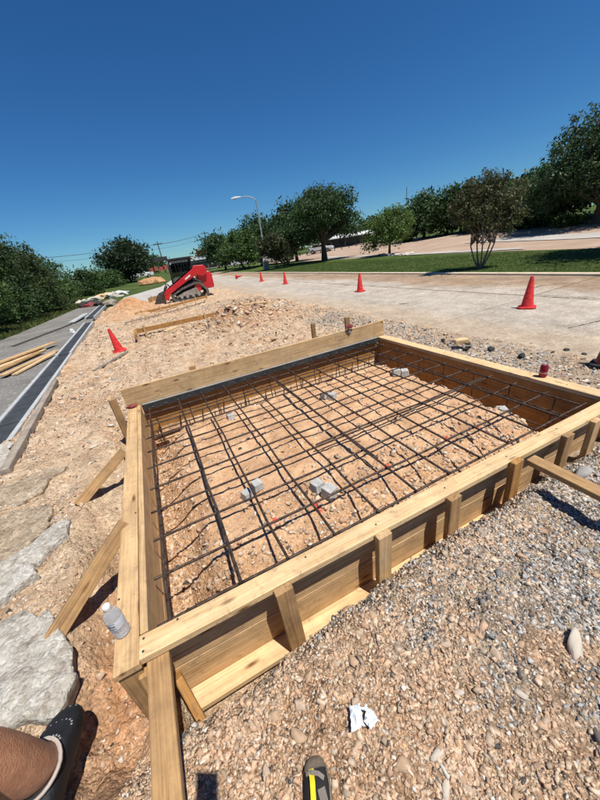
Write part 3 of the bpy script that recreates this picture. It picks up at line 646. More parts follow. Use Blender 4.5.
def area(n, x0, x1, y0, y1, seed, dens=None, free=True):
    r = np.random.default_rng(seed); x = r.uniform(x0, x1, n); y = r.uniform(y0, y1, n); keep = np.ones(n, bool)
    if free:   # nothing inside the form or in its boards
        keep &= ~((x > -0.57) & (x < 3.21) & (y > 0.955) & (y < 3.92))
    if dens is not None: keep &= r.random(n) < dens(x, y)
    return x[keep], y[keep]
def grav(lo, hi, n, seed, pw=2.6):
    return lo + (hi - lo) * np.random.default_rng(seed).random(n) ** pw
patch = lambda x, y: 0.42 + 0.58 * sstep(-0.16, 0.14, fbm(x * 3.1, y * 3.1, 60))
x, y = area(92000, -0.62, 3.0, -0.12, 0.98, 11, patch)
k_ = lip_y(x) - y > -0.06
scatter('gravel', 'mixed orange and grey gravel covering the bank in front of the form', x[k_], y[k_], grav(0.0028, 0.0115, k_.sum(), 21, 2.6), 31)
x, y = area(4600, -0.62, 3.0, -0.12, 0.95, 12, patch); k_ = lip_y(x) - y > -0.03
scatter('coarse_gravel', 'larger loose pebbles lying over the gravel bank', x[k_], y[k_], grav(0.008, 0.020, k_.sum(), 22, 2.2), 32)
x, y = area(15000, 3.2, 4.9, -0.6, 8.0, 13, lambda x, y: np.exp(-((x - 3.75) / 0.55) ** 2))
scatter('roadside_gravel', 'grey gravel strip between the form and the concrete road', x, y, grav(0.007, 0.026, len(x), 23), 33)
x, y = area(24000, -1.95, -0.57, 0.9, 6.0, 14, lambda x, y: 0.15 + 0.6 * sstep(-.1, .2, fbm(x * 2.5, y * 2.5, 61)))
scatter('loose_rubble', 'scattered limestone crumbs on the dirt left of the form', x, y, grav(0.0045, 0.018, len(x), 24), 34, gk=0.5)
x, y = area(21000, -1.9, 4.4, 3.9, 14.0, 15, lambda x, y: 0.25 + 0.75 * sstep(-.05, .2, fbm(x * 1.2, y * 1.2, 62)))
scatter('far_rubble', 'rough rubble over the dirt beyond the form', x, y, grav(0.010, 0.042, len(x), 25, 3.2), 35, gk=0.25)
x, y = area(14000, -0.42, 2.75, 1.08, 3.5, 16, lambda x, y: (0.12 + 0.9 * np.clip(1.5 - (y - 1.0) * 1.6, 0, 1) + 0.8 * np.clip(1 - (x + 0.42) / 0.45, 0, 1)), free=False)
scatter('soil_crumbs', 'tan clods and crumbs on the soil under the rebar', x, y, grav(0.005, 0.026, len(x), 26, 3.0), 36, gk=0.3)

x, y = area(2600, 0.2, 4.1, 6.9, 12.5, 17, lambda x, y: np.clip(1.2 * np.exp(-(((x - 2.0) / 1.3) ** 2 + ((y - 8.5) / 0.9) ** 2)) + np.exp(-(((x - 3.1) / 0.7) ** 2 + ((y - 10.6) / 1.5) ** 2)), 0, 1))
scatter('clods', 'brown clods and broken lumps on the excavated dirt heap', x, y, grav(0.025, 0.085, len(x), 27, 2.4), 37, gk=0.1)
# the stones one can pick out singly
BV, BF = ico(2)
stone_meshes = []
for s in range(14):
    r = np.random.default_rng(300 + s); V = BV.copy()
    for k in range(16):      # chip flat facets off a ball: an angular crushed stone
        nrm = r.normal(size=3); nrm /= np.linalg.norm(nrm); d = r.uniform(.38, .72); q = V @ nrm; V = V - np.clip(q - d, 0, None)[:, None] * nrm
    V = V * np.array([1.15, r.uniform(.65, .95), r.uniform(.4, .65)]); V = V * (1 + 0.05 * r.normal(size=(len(V), 1)))
    tone = [(0.53, 0.37, 0.24), (0.56, 0.42, 0.30), (0.47, 0.30, 0.19), (0.40, 0.38, 0.355), (0.60, 0.52, 0.42), (0.28, 0.27, 0.26), (0.50, 0.34, 0.215)][s % 7]
    c = np.array(tone) * (0.9 + 0.2 * r.random((len(V), 1)))
    stone_meshes.append(npmesh('stone', V, BF, STONE, c))
grey_ids = [i for i in range(14) if i % 7 in (3, 5, 4)]; tan_ids = [i for i in range(14) if i % 7 not in (3, 5)]
rs = random.Random(5); cnt = 0; placed = []
fixed = [(0.84, 0.35, .040, 1), (0.81, 0.23, .030, 4), (0.82, 0.14, .036, 8), (1.27, 0.4, .030, 11), (0.99, 0.59, .030, 2), (1.36, 0.56, .034, 0), (0.33, 0.62, .036, 0), (0.06, 0.60, .042, 1), (0.02, 0.52, .040, 7), (0.13, 0.66, .034, 6), (0.45, 0.70, .028, 9), (0.6, 0.2, .032, 8), (0.3, 0.3, .034, 6)]
def pick(x, y):
    zc = zone_col(np.array([x]), np.array([y]))[0]
    return rs.choice(grey_ids if zc[2] > 0.95 * zc[0] and rs.random() < 0.8 else tan_ids)
def lay(x, y, s, mid, parent=SITE, sink=0.12):
    m = Matrix.Translation((x, y, float(site_h(x, y)) + s * sink)) @ Euler((rs.gauss(0, .22), rs.gauss(0, .22), rs.uniform(0, 6.28))).to_matrix().to_4x4() @ Matrix.Diagonal((s, s * rs.uniform(.8, 1.15), s * rs.uniform(.8, 1.2), 1))
    return put('stone', stone_meshes[mid], None, parent, m)
for (x, y, s, mid) in fixed: lay(x, y, s, mid); placed.append((x, y, s))
tries = 0
while cnt < 285 and tries < 9000:
    tries += 1
    u = rs.random()
    if u < 0.66: x = rs.uniform(-0.5, 2.6); y = rs.uniform(-0.05, 0.86); s = 0.015 + 0.021 * rs.random() ** 2.2
    elif u < 0.78: x = rs.uniform(3.3, 4.3); y = rs.uniform(0.2, 6.0); s = 0.03 + 0.05 * rs.random() ** 2
    elif u < 0.90: x = rs.uniform(-1.9, -0.62); y = rs.uniform(1.0, 4.5); s = 0.02 + 0.03 * rs.random() ** 2
    else: x = rs.uniform(0.5, 4.0); y = rs.uniform(5.0, 9.5); s = 0.04 + 0.07 * rs.random() ** 2
    if y < 0.98 and float(lip_y(x)) - y < 0.0 and x > -0.5: continue
    if any((x - a) ** 2 + (y - b_) ** 2 < (0.9 * (s + c)) ** 2 for a, b_, c in placed): continue
    placed.append((x, y, s)); lay(x, y, s, pick(x, y)); cnt += 1
# ================================================================== trees
BARK = plain('bark', (0.10, 0.075, 0.055), rough=0.95, var=0.4, scale=9, bump=0.9, bscale=25)
BARK_PALE = plain('pale_bark', (0.17, 0.13, 0.10), rough=0.9, var=0.35, scale=12, bump=0.6, bscale=25)
LEAF = tinted('leaf', rough=0.55, bump=0.0, bscale=3, mott=0.35, trans=0.32, spec=0.4)
def leaves(name, blobs, n, size, tone, seed, parent, gap=0.35, up=0.35, shell=0.55, dark=0.7, droop=0.0):
    """foliage: clusters of leaf-sized faces spread through lobes, with gaps between clusters"""
    r = np.random.default_rng(seed); B = np.array(blobs, float); vol = (B[:, 3] * B[:, 4] * B[:, 5]) ** (2 / 3)
    # twig clusters first
    nc = max(30, n // 26); k = r.choice(len(B), nc, p=vol / vol.sum())
    d = r.normal(size=(nc, 3)); d /= np.linalg.norm(d, axis=1)[:, None]
    rad = shell + (1.08 - shell) * r.random(nc) ** 0.75
    lump = 1 + 0.85 * (vnoise(d[:, 0] * 2.2 + k * 3.1, d[:, 1] * 2.2 + d[:, 2] * 2.9, seed % 50) - 0.5)
    cen = B[k, :3] + d * B[k, 3:6] * (rad * lump)[:, None]
    keep = r.random(nc) > gap * 0.5; cen = cen[keep]; d = d[keep]; nc = len(cen)
    own = r.uniform(0.6, 1.45, nc)
    q = r.integers(0, nc, n); spread = size * r.uniform(1.2, 3.4, nc)
    off_ = np.clip(r.normal(size=(n, 3)), -1.7, 1.7) * spread[q][:, None] * np.array([1, 1, 0.75])
    P = cen[q] + off_; P[:, 2] -= droop * np.abs(off_[:, 0])
    nr = r.normal(size=(n, 3)) + d[q] * 0.6 + np.array([0, 0, up]); nr /= np.linalg.norm(nr, axis=1)[:, None]
    t = np.cross(nr, r.normal(size=(n, 3))); t /= np.linalg.norm(t, axis=1)[:, None]; b_ = np.cross(nr, t)
    s = size * (.45 + 1.1 * r.random(n) ** 1.5)[:, None]
    V = np.stack([P - t * s, P + b_ * s * .42, P + t * s, P - b_ * s * .42], 1).reshape(-1, 3)
    F = np.arange(4 * n).reshape(-1, 4)
    c = np.array(tone)[None] * (own[q] * r.uniform(.7, 1.3, n))[:, None] * np.array([1, 1, 1])
    c = c * np.stack([r.uniform(.65, 1.1, n), np.ones(n), r.uniform(.7, 1.1, n)], 1)
    return put(name, npmesh(name, V, F, LEAF, np.repeat(np.clip(c, .004, .4), 4, 0)), None, parent)
def tree(name, label, cat, loc, trunk_h, blobs, n, size, tone, seed, tr=0.12, stems=1, group=None, lean=(0, 0), bark=None, **kw):
    """blobs are lobes (x, y, z, rx, ry, rz) relative to the base"""
    e = empty(name, loc); tag(e, label, cat, group)
    rr = random.Random(seed); tb = MB()
    for s in range(stems):
        a = 6.28 * s / stems + rr.uniform(-.3, .3); sp = 0.10 * (stems > 1)
        b0 = Vector((math.cos(a) * sp * .5, math.sin(a) * sp * .5, -0.15))
        tp = Vector((lean[0] + math.cos(a) * sp * 4, lean[1] + math.sin(a) * sp * 4, trunk_h))
        mid = b0.lerp(tp, 0.5) + Vector((rr.uniform(-.1, .1), rr.uniform(-.1, .1), 0)) * trunk_h * .35
        tb.tube([b0 + Vector((0, 0, -.05)), b0 + Vector((0, 0, 0.12)), mid, tp], [tr * 1.5, tr * 1.1, tr * .85, tr * .62], n=8)
        for (x, y, z, rx, ry, rz) in (blobs if stems == 1 else rr.sample(blobs, max(1, len(blobs) // 2))):
            end = Vector((x + rr.uniform(-.3, .3) * rx, y + rr.uniform(-.3, .3) * ry, z + rr.uniform(-.1, .5) * rz))
            if end.z < trunk_h * .8: continue
            m = tp.lerp(end, .5) + Vector((rr.uniform(-.15, .15) * rx, rr.uniform(-.15, .15) * ry, .1 * rz))
            tb.tube([tp, m, end], [tr * .55, tr * .38, tr * .14], n=6)
            for q in range(3):
                e2 = end + Vector((rr.uniform(-.8, .8) * rx, rr.uniform(-.8, .8) * ry, rr.uniform(-.2, .75) * rz)); tb.tube([m.lerp(end, .4 * q / 2 + .2), e2], [tr * .22, tr * .05], n=5)
    tb.build('trunk', bark or BARK, e, smooth=True)
    leaves('crown', blobs, n, size, tone, seed, e, **kw)
    return e
def fg(x, y): return float(far_g(x, y))
OAK = (0.060, 0.100, 0.030); MID = (0.088, 0.138, 0.038); LIGHT_G = (0.115, 0.165, 0.036); OLIVE = (0.115, 0.108, 0.046)
def oakblobs(w, h, z0, seed, k=9):
    rr = random.Random(seed); o = [(0, 0, z0 + h * .5, w * .34, w * .34, h * .36)]
    for i in range(k):
        a = 6.28 * i / k + rr.uniform(-.3, .3); ra = rr.uniform(.28, .36) * w; zz = z0 + h * rr.uniform(.16, .80); sh = 1 - .45 * max(0, (zz - z0) / h - .45) / .55
        o.append((math.cos(a) * ra * sh, math.sin(a) * ra * sh, zz, w * rr.uniform(.15, .23), w * rr.uniform(.15, .23), h * rr.uniform(.15, .24)))
    o.append((rr.uniform(-.1, .1) * w, 0, z0 + h * .86, w * .2, w * .2, h * .15)); return o
ROW = 'trees along the lawn'
# the big live oak and the trees beside it
tree('oak_tree', 'tallest broad dark oak on the lawn with a thick straight trunk', 'tree', (18.6, 32.0, -0.21), 1.9, oakblobs(8.2, 5.2, 1.6, 3, 12), 32000, 0.12, OAK, 3, tr=0.34, group=ROW, gap=.3)
tree('lawn_tree', 'bright green round young tree on the lawn right of the big oak', 'tree', (21.0, 24.4, -0.2), 0.9, oakblobs(4.6, 3.2, 0.55, 5, 10), 16000, 0.09, LIGHT_G, 5, tr=0.12, group=ROW, gap=.3)
tree('lawn_tree', 'small olive tree standing beside the street lamp base', 'tree', (12.9, 31.9, -0.2), 0.75, oakblobs(3.3, 2.3, 0.7, 6, 8), 8000, 0.12, (0.06, 0.065, 0.025), 6, tr=0.10, group=ROW)
tree('lawn_tree', 'rounded dark tree leaning left, second from the red sign', 'tree', (13.1, 43.5, -0.2), 1.0, oakblobs(5.0, 3.5, 0.9, 7, 9), 9000, 0.17, MID, 7, tr=0.17, group=ROW, lean=(-.5, 0))
tree('lawn_tree', 'rounded dark tree nearest the red and white shop sign', 'tree', (12.9, 53.5, -0.2), 1.1, oakblobs(7.0, 4.2, 0.9, 8, 9), 9000, 0.2, OAK, 8, tr=0.2, group=ROW)
tree('oak_tree', 'dark oak behind the street lamp pole', 'tree', (16.6, 46.5, -0.2), 1.3, oakblobs(7.6, 5.2, 1.0, 9, 10), 12000, 0.2, OAK, 9, tr=0.24, group=ROW)
tree('oak_tree', 'dark oak directly left of the tallest oak', 'tree', (20.1, 42.0, -0.2), 1.5, oakblobs(7.4, 5.6, 1.2, 10, 10), 12000, 0.19, OAK, 10, tr=0.25, group=ROW)
tree('lawn_tree', 'low dark tree in the gap left of the tallest oak', 'tree', (16.2, 36.5, -0.2), 1.0, oakblobs(4.2, 3.0, 0.8, 11, 8), 8000, 0.16, MID, 11, tr=0.14, group=ROW)
# crape myrtle by the kerb
cb = [(0, 0, 2.05, .72, .72, .55), (-.55, .25, 1.85, .5, .5, .45), (.6, -.35, 1.9, .52, .5, .45), (.25, .45, 2.35, .45, .45, .40), (-.30, .15, 2.45, .42, .42, .42), (.62, -.35, 2.3, .38, .38, .36), (.05, -.1, 2.72, .28, .28, .32), (-.75, .4, 2.3, .28, .28, .34), (.35, -.2, 1.45, .5, .5, .35), (-.35, .2, 1.5, .42, .42, .32), (.78, -.5, 1.6, .3, .3, .3), (.0, .2, 2.95, .14, .14, .24), (.5, -.2, 2.72, .15, .15, .22), (-.6, .3, 2.7, .14, .14, .24), (.9, -.55, 2.45, .15, .15, .2), (-1.0, .55, 2.1, .18, .18, .2)]
tree('crape_myrtle', 'multi-stemmed olive crape myrtle by the kerb near the orange cone', 'tree', (11.6, 8.45, -0.16), 0.80, cb, 19000, 0.042, OLIVE, 12, tr=0.034, stems=5, bark=BARK_PALE, gap=.85, shell=.25)
# big trees on the right and the wood behind the lot
BG = 'trees behind the far lot'
tree('shade_tree', 'large dark leafy tree cut by the right edge of the picture', 'tree', (30.6, 13.6, fg(30.6, 13.6)), 1.3, oakblobs(9.2, 6.0, 0.4, 13, 14), 40000, 0.11, (0.058, 0.094, 0.034), 13, tr=0.3, group=BG, gap=.55, shell=.45)
tree('shade_tree', 'dark tree between the crape myrtle and the large right tree', 'tree', (33.2, 18.2, fg(33, 18)), 1.0, oakblobs(6.2, 4.6, 0.4, 14, 11), 15000, 0.16, OAK, 14, tr=0.22, group=BG, gap=.45)
for i, (x, y, w, h, lab) in enumerate([(34.6, 33.6, 7.2, 4.9, 'rounded dark tree right of the bright green tree'), (36.6, 29.8, 6.4, 4.8, 'dark tree left behind the crape myrtle crown'), (36.5, 25.0, 6.0, 4.3, 'dark tree straight behind the crape myrtle crown'), (35.0, 21.0, 4.6, 4.0, 'lower dark tree right behind the crape myrtle crown'), (38.0, 15.5, 8.0, 6.0, 'dark tree showing behind the large right tree'), (34.5, 9.0, 8.0, 6.5, 'dark tree at the right edge behind the large right tree')]):
    tree('wood_tree', lab, 'tree', (x, y, fg(x, y)), 0.9, oakblobs(w, h, 0.15, 20 + i, 10), 11000, 0.2, OAK, 20 + i, tr=0.2, group=BG, gap=.25)
for i, (x, y, w, h, lab) in enumerate([(32.4, 19.9, 2.0, .9, 'low pale green shrub under the right trees'), (31.0, 15.6, 2.2, .8, 'low dark shrub at the foot of the large right tree'), (34.6, 26.6, 2.6, .9, 'low dark shrub behind the far lot, left of the pale one')]):
    tree('shrub', lab, 'shrub', (x, y, fg(x, y)), 0.2, oakblobs(w, h, 0, 40 + i, 6), 2500, 0.1, (0.055, 0.075, 0.025) if i == 0 else MID, 40 + i, tr=0.04)
# left thicket, one shrub after another, and the round tree beyond
TH = 'shrubs of the left thicket'
for i, (x, y, w, h, dx, tone, lab) in enumerate([
        (-6.9, 13.2, 3.8, 3.5, 0, (0.058, 0.102, 0.030), 'dense green bush cut by the left edge of the picture'),
        (-6.7, 17.6, 3.6, 3.1, 0, (0.085, 0.140, 0.036), 'mid green bush second from the left edge'),
        (-7.2, 21.5, 5.0, 4.1, 0, (0.062, 0.098, 0.030), 'tall dark bush rising behind the second one'),
        (-6.7, 25.5, 4.8, 4.1, 0, (0.076, 0.098, 0.032), 'tall olive bush before the thicket steps down'),
        (-6.4, 32.0, 4.0, 2.9, 0, MID, 'bush at the lower right end of the tall thicket'),
        (-5.9, 42.0, 5.0, 2.6, 0, (0.05, 0.085, 0.022), 'low light green bush between thicket and round tree'),
        (-4.4, 53.0, 5.0, 2.4, 0, MID, 'low bush left of the round tree'),
        (-9.0, 16.0, 5.0, 3.6, 0, OAK, 'dark bush behind the left edge bush'), (-9.5, 24.0, 6.0, 4.2, 0, OAK, 'dark tree top peeking over the thicket')]):
    tree('thicket_bush', lab, 'bush', (x, y, fg(x, y)), 0.5, oakblobs(w, h, -0.1, 60 + i, 10), 24000 if i < 4 else 9000, 0.055 if i < 2 else 0.075 if i < 5 else 0.12, tone, 60 + i, tr=0.07, group=TH, gap=.25, shell=.6)
tree('round_tree', 'round dense dark tree standing alone left of the red loader', 'tree', (-1.2, 60, fg(-1.2, 60)), 0.8, oakblobs(8.2, 5.9, 0.1, 80, 12), 14000, 0.2, (0.036, 0.058, 0.022), 80, tr=0.3, gap=.2)
for i, (x, y, w, h, lab) in enumerate([(3.5, 100, 10, 4.5, 'hazy far tree behind the dark sign board'), (44, 88, 16, 6, 'far tree line clump behind the oaks'), (60, 75, 14, 5, 'far tree clump beyond the white roofed shed'), (-22, 95, 16, 6, 'far tree behind the left thicket')]):
    tree('far_tree', lab, 'tree', (x, y, fg(x, y)), 1.0, oakblobs(w, h, 0, 90 + i, 9), 5000, 0.32, OAK, 90 + i, tr=0.25)
tree('shade_tree', 'leafy tree just outside the right picture edge shading the lawn', 'tree', (16.4, 4.6, -0.2), 1.6, oakblobs(6.0, 3.6, 2.0, 15, 11), 14000, 0.10, (0.034, 0.055, 0.022), 15, tr=0.2, gap=.45)
# grass blades on the lawn and verge
def blades(name, label, x, y, z, h, tone, seed):
    r = np.random.default_rng(seed); n = len(x); a = r.uniform(0, 6.28, n); w = 0.012 + 0.01 * r.random(n); hh = h * r.uniform(.5, 1.3, n)
    base = np.stack([x, y, z], 1); t = np.stack([np.cos(a), np.sin(a), np.zeros(n)], 1) * w[:, None]
    tip = base + np.stack([r.normal(0, .35, n) * hh, r.normal(0, .35, n) * hh, hh], 1)
    V = np.stack([base - t, base + t, tip], 1).reshape(-1, 3); c = np.array(tone)[None] * r.uniform(.6, 1.5, (n, 1)) * np.stack([r.uniform(.8, 1.5, n), np.ones(n), np.ones(n)], 1)
    o = put(name, npmesh(name, V, np.arange(3 * n).reshape(-1, 3), LEAF, np.repeat(c, 3, 0))); return tag(o, label, 'grass', kind='stuff')
r = np.random.default_rng(70); n = 42000; x = r.uniform(10.7, 16.8, n); y = r.uniform(2, 30, n) ** 1.0
blades('grass', 'short green grass of the lawn strip', x, y, far_g(x, y) + 0.072, 0.05, (0.075, 0.125, 0.024), 71)
n = 24000; y = r.uniform(11, 40, n); x = -4.2 - 0.12 * np.abs(y - 24) + r.uniform(-3.0, 0.6, n) ; k_ = x < np.interp(y, [8, 13.2, 16.5, 24, 31, 60], [-6.6, -5.6, -5.1, -4.4, -3.4, -2.6])
blades('verge_grass', 'rough bright grass along the asphalt lane below the thicket', x[k_], y[k_], far_g(x[k_], y[k_]), 0.14, (0.10, 0.14, 0.035), 72)

# ================================================================== street lamp, poles, wires
lamp = empty('street_lamp', (13.0, 35.0, -0.21)); tag(lamp, 'tall galvanised street lamp with one curved arm reaching left', 'street lamp')
PGALV = plain('lamp_steel', (0.36, 0.37, 0.38), rough=0.5, metal=0.3, var=0.1)
DARKP = plain('dark_pole', (0.06, 0.055, 0.05), rough=0.8, var=0.2)
MB().tube([(0, 0, 0), (0, 0, 3.4), (0, 0, 6.55)], [0.11, 0.09, 0.065], n=10).build('pole', PGALV, lamp, smooth=True)
MB().lathe([(0.2, 0), (0.2, 0.05), (0.13, 0.06), (0.13, 0.12)], n=12).build('base_plate', PGALV, lamp)
ad = Vector((-0.93, 0.36, 0)).normalized()
MB().tube([Vector((0, 0, 6.5)), ad * .35 + Vector((0, 0, 6.78)), ad * .9 + Vector((0, 0, 6.92)), ad * 1.5 + Vector((0, 0, 6.90))], 0.045, n=8).build('arm', PGALV, lamp, smooth=True)
hm = MB(); mm = Matrix.Translation(ad * 1.95 + Vector((0, 0, 6.90))) @ Matrix.Rotation(math.atan2(ad.y, ad.x), 4, 'Z')
hm.add([mm @ Vector(p) for p in [(-.5, -.09, .02), (-.5, .09, .02), (-.5, .06, .10), (-.5, -.06, .10), (.1, -.17, -.04), (.1, .17, -.04), (.1, .11, .15), (.1, -.11, .15), (.5, -.11, -.03), (.5, .11, -.03), (.5, .06, .06), (.5, -.06, .06)]],
       [(0, 1, 2, 3), (0, 4, 5, 1), (1, 5, 6, 2), (2, 6, 7, 3), (3, 7, 4, 0), (4, 8, 9, 5), (5, 9, 10, 6), (6, 10, 11, 7), (7, 11, 8, 4), (11, 10, 9, 8)])
hd = hm.build('lamp_head', plain('lamp_head_paint', (0.62, 0.64, 0.66), rough=0.4, var=0.06), lamp, bevel=.02)
MB().lathe([(0.02, -0.09), (0.10, -0.06), (0.13, 0.0)], n=12).build('lens', plain('lamp_lens', (0.55, 0.56, 0.55), rough=0.2, var=0.05), hd, mm @ Matrix.Translation((.18, 0, -.03)))
bx_ = empty('utility_cabinet', (12.4, 33.6, -0.21)); tag(bx_, 'pale utility cabinet at the foot of the small lamp side tree', 'cabinet')
cbm = plain('cabinet_paint', (0.34, 0.36, 0.32), rough=0.6, var=0.1)
MB().box((0, 0, .38), (.55, .4, .76)).build('cabinet_body', cbm, bx_, bevel=.02); MB().box((0, 0, .79), (.6, .46, .06)).build('lid', cbm, bx_, bevel=.015); MB().box((-.2, -.206, .4), (.02, .012, .1)).build('handle', DARKP, bx_)
def pole(x, y, h, lab, arms=True, r=.14):
    e = empty('utility_pole', (x, y, fg(x, y))); tag(e, lab, 'utility pole', 'utility poles')
    MB().tube([(0, 0, -.2), (0, 0, h)], [r, r * .65], n=8).build('pole', DARKP, e, smooth=True)
    if arms: MB().box((0, 0, h - .5), (2.0, .12, .14)).build('crossarm', DARKP, e); MB().lathe([(.06, 0), (.08, .1), (.03, .2)], n=8).build('insulator', GALV, e, Matrix.Translation((.8, 0, h - .42)))
    return e
pole(6.3, 84.8, 6.7, 'dark utility pole standing beside the dark sign board')
pole(20.9, 103, 9.6, 'far utility pole rising behind the tree nearest the shop sign')
pole(33.8, 36.0, 6.2, 'thin pale pole rising behind the bright green tree', arms=False, r=.05)
pole(-25, 82, 6.4, 'utility pole hidden behind the left thicket')
for k, (za, zb, dx) in enumerate([(6.1, 9.1, .8), (6.1, 9.0, -.8), (5.2, 8.0, 0)]):
    P = []; Q = []
    a_ = Vector((6.3 + dx, 84.8, fg(6, 84) + za)); b_ = Vector((20.9 + dx, 103, fg(20, 103) + zb)); c_ = Vector((-25 + dx, 82, fg(-25, 82) + za - .3))
    for i in range(13): t = i / 12; P.append(a_.lerp(b_, t) - Vector((0, 0, 1.2 * t * (1 - t)))); Q.append(c_.lerp(a_, t) - Vector((0, 0, 1.6 * t * (1 - t))))
    lab = ['topmost overhead wire strung between the dark utility poles', 'second overhead wire just beside the topmost one', 'lowest overhead wire strung between the dark utility poles'][k]
    w = MB(); w.tube(Q + P[1:], 0.022, n=4); tag(w.build('overhead_wire', DARKP), lab, 'wire', 'overhead wires')

# ================================================================== buildings far off
def mkwin(parent, c, w, h, mat, rz=0, frame=None):
    o = MB().box((0, 0, 0), (w, .08, h)).build('window', mat, parent, Matrix.Translation(c) @ Matrix.Rotation(rz, 4, 'Z'))
    if frame: MB().box((0, -.05, h / 2 + .04), (w + .12, .08, .08)).box((0, -.05, -h / 2 - .04), (w + .12, .08, .08)).build('window_frame', frame, o)
    return o
WHITEP = plain('white_paint', (0.82, 0.81, 0.79), rough=0.5, var=0.05, scale=2); REDP = plain('sign_red', (0.55, 0.03, 0.025), rough=0.45, var=0.1)
DGLASS = plain('dark_glass', (0.02, 0.023, 0.027), rough=0.12, var=0.2, spec=0.6); BRICK = plain('brown_wall', (0.16, 0.11, 0.085), rough=0.9, var=0.25, scale=1.5); DARKW = plain('dark_cladding', (0.045, 0.042, 0.042), rough=0.7, var=0.2)
shop = empty('shop_building', (15.5, 80.5, fg(15, 80)), R(-10)); tag(shop, 'long low shop with white fascia and a raised red sign behind the loader', 'building')
MB().box((0, 3, 1.15), (17, 6, 2.3)).build('wall', BRICK, shop)
MB().box((0, -.1, 2.75), (17.6, .5, .95)).build('fascia', WHITEP, shop); MB().box((0, 3, 3.25), (17.8, 6.6, .1)).build('roof', WHITEP, shop)
for k in range(8): mkwin(shop, (-7.3 + 2.1 * k, -.04, 1.05), 1.7, 1.6, DGLASS, frame=WHITEP)
sg = MB().box((-.6, -.3, 3.75), (2.6, .4, 1.15)).build('sign', REDP, shop); MB().box((-.6, -.52, 3.9), (1.9, .04, .22)).build('sign_panel', plain('sign_dark', (0.30, 0.02, 0.02), rough=.5), sg)
for k, w_ in enumerate([.5, .42, .5, .3, .48, .4, .52]): MB().box((1.2 + .62 * k, -.37, 2.78), (w_, .03, .42)).build('lettering', REDP, shop)
board_ = empty('sign_board', (4.3, 74.5, fg(4, 74))); tag(board_, 'dark low sign board on posts with red panels below, left of the loader', 'sign')
MB().box((0, 0, 2.9), (4.4, .25, .75)).build('panel', DARKW, board_)
for x in (-1.9, 1.9): MB().box((x, 0, 1.3), (.16, .16, 2.6)).build('post', DARKW, board_)
for k in range(4): MB().box((-1.4 + .95 * k, -.1, 1.15 + .12 * (k % 2)), (.72, .1, .8)).build('red_panel', plain('faded_red_%d' % k, (0.42, 0.09, 0.07), rough=.6), board_)
shed = empty('shed_building', (38.2, 54.5, fg(36, 52)), R(-38)); tag(shed, 'low dark shed with a bright white sloping roof behind the oaks', 'building')
MB().box((0, 2.5, .8), (15, 5, 1.6)).build('wall', DARKW, shed)
MB().add([(-8, -1.2, 1.75), (8, -1.2, 1.75), (8, 5.5, 2.35), (-8, 5.5, 2.35), (-8, -1.2, 1.63), (8, -1.2, 1.63), (8, 5.5, 2.2), (-8, 5.5, 2.2)], [(0, 1, 2, 3), (7, 6, 5, 4), (0, 4, 5, 1), (1, 5, 6, 2), (2, 6, 7, 3), (3, 7, 4, 0)]).build('roof', WHITEP, shed)
for k in range(7): mkwin(shed, (-6.3 + 2.1 * k, -.04, .85), 1.3, .8, DGLASS, frame=DARKP); 
for k in range(6): MB().box((-6.9 + 2.75 * k, -1.0, .8), (.12, .12, 1.6)).build('post', DARKP, shed)
# guard rail of posts in front of the shed
fence = empty('post_fence', (30.5, 50, fg(30, 50)), R(-36)); tag(fence, 'dark post and rail fence in front of the white roofed shed', 'fence')
for k in range(16): MB().box((-9 + 1.2 * k, 0, .3), (.13, .13, .62)).build('post', DARKP, fence)
MB().box((0, 0, .5), (18.4, .06, .1)).build('rail', DARKP, fence)

# ================================================================== parked cars far off
TYRE = plain('tyre', (0.02, 0.02, 0.02), rough=0.85, var=0.2)
def car(x, y, rz, paint, lab, van=False):
    e = empty('parked_car', (x, y, fg(x, y) + .02), rz); tag(e, lab, 'car', 'parked cars far off')
    L, W = 2.25, .9
    prof = [(-L, .32), (-L, .78), (-L * .93, .92), (-.95, .98), (-.35, 1.45), (1.0, 1.47), (1.75, 1.0), (L * .97, .95), (L, .6), (L, .32)] if not van else [(-L, .32), (-L, .9), (-1.6, 1.05), (-1.05, 1.75), (2.1, 1.8), (L, 1.2), (L, .32)]
    MB().prism(prof, -W, W).build('body', paint, e, bevel=.06)
    g = [(-.80, 1.0), (-.33, 1.38), (.95, 1.40), (1.5, 1.02)] if not van else [(-1.35, 1.1), (-.95, 1.65), (1.9, 1.65), (1.95, 1.15)]
    for s in (-1, 1): MB().prism(g, s * W, s * (W + .012)).build('side_window', DGLASS, e)
    wv = MB().lathe([(.2, -.1), (.33, -.1), (.33, .1), (.2, .1)], n=14).mesh('wheel', mat=TYRE); rv = MB().lathe([(.02, -.105), (.19, -.105), (.19, .105), (.02, .105)], n=12).mesh('rim', mat=GALV)
    for sx in (-1.35, 1.35):
        for sy in (-1, 1):
            w = put('wheel', wv, None, e, Matrix.Translation((sx, sy * (W - .08), .33)) @ Matrix.Rotation(R(90), 4, 'X')); put('rim', rv, None, w)
CW = plain('car_white', (0.72, 0.72, 0.71), rough=0.25, var=0.03, coat=.5); CG = plain('car_grey', (0.16, 0.17, 0.18), rough=0.3, var=0.05, coat=.5); CR = plain('car_red', (0.40, 0.05, 0.04), rough=0.3, var=0.05, coat=.5)
car(0.6, 70, R(185), CW, 'white parked car right of the round dark tree')
car(19.5, 66.5, R(170), CW, 'white parked car seen between the trunks right of the shop sign')
car(24.6, 66, R(172), CG, 'grey parked car beside the white one behind the trunks', True)
car(30.2, 50.5 + 2.5, R(140), CW, 'white parked car behind the tallest oak trunk')
car(22.0, 55.0, R(150), CW, 'white parked van left of the tallest oak', True)
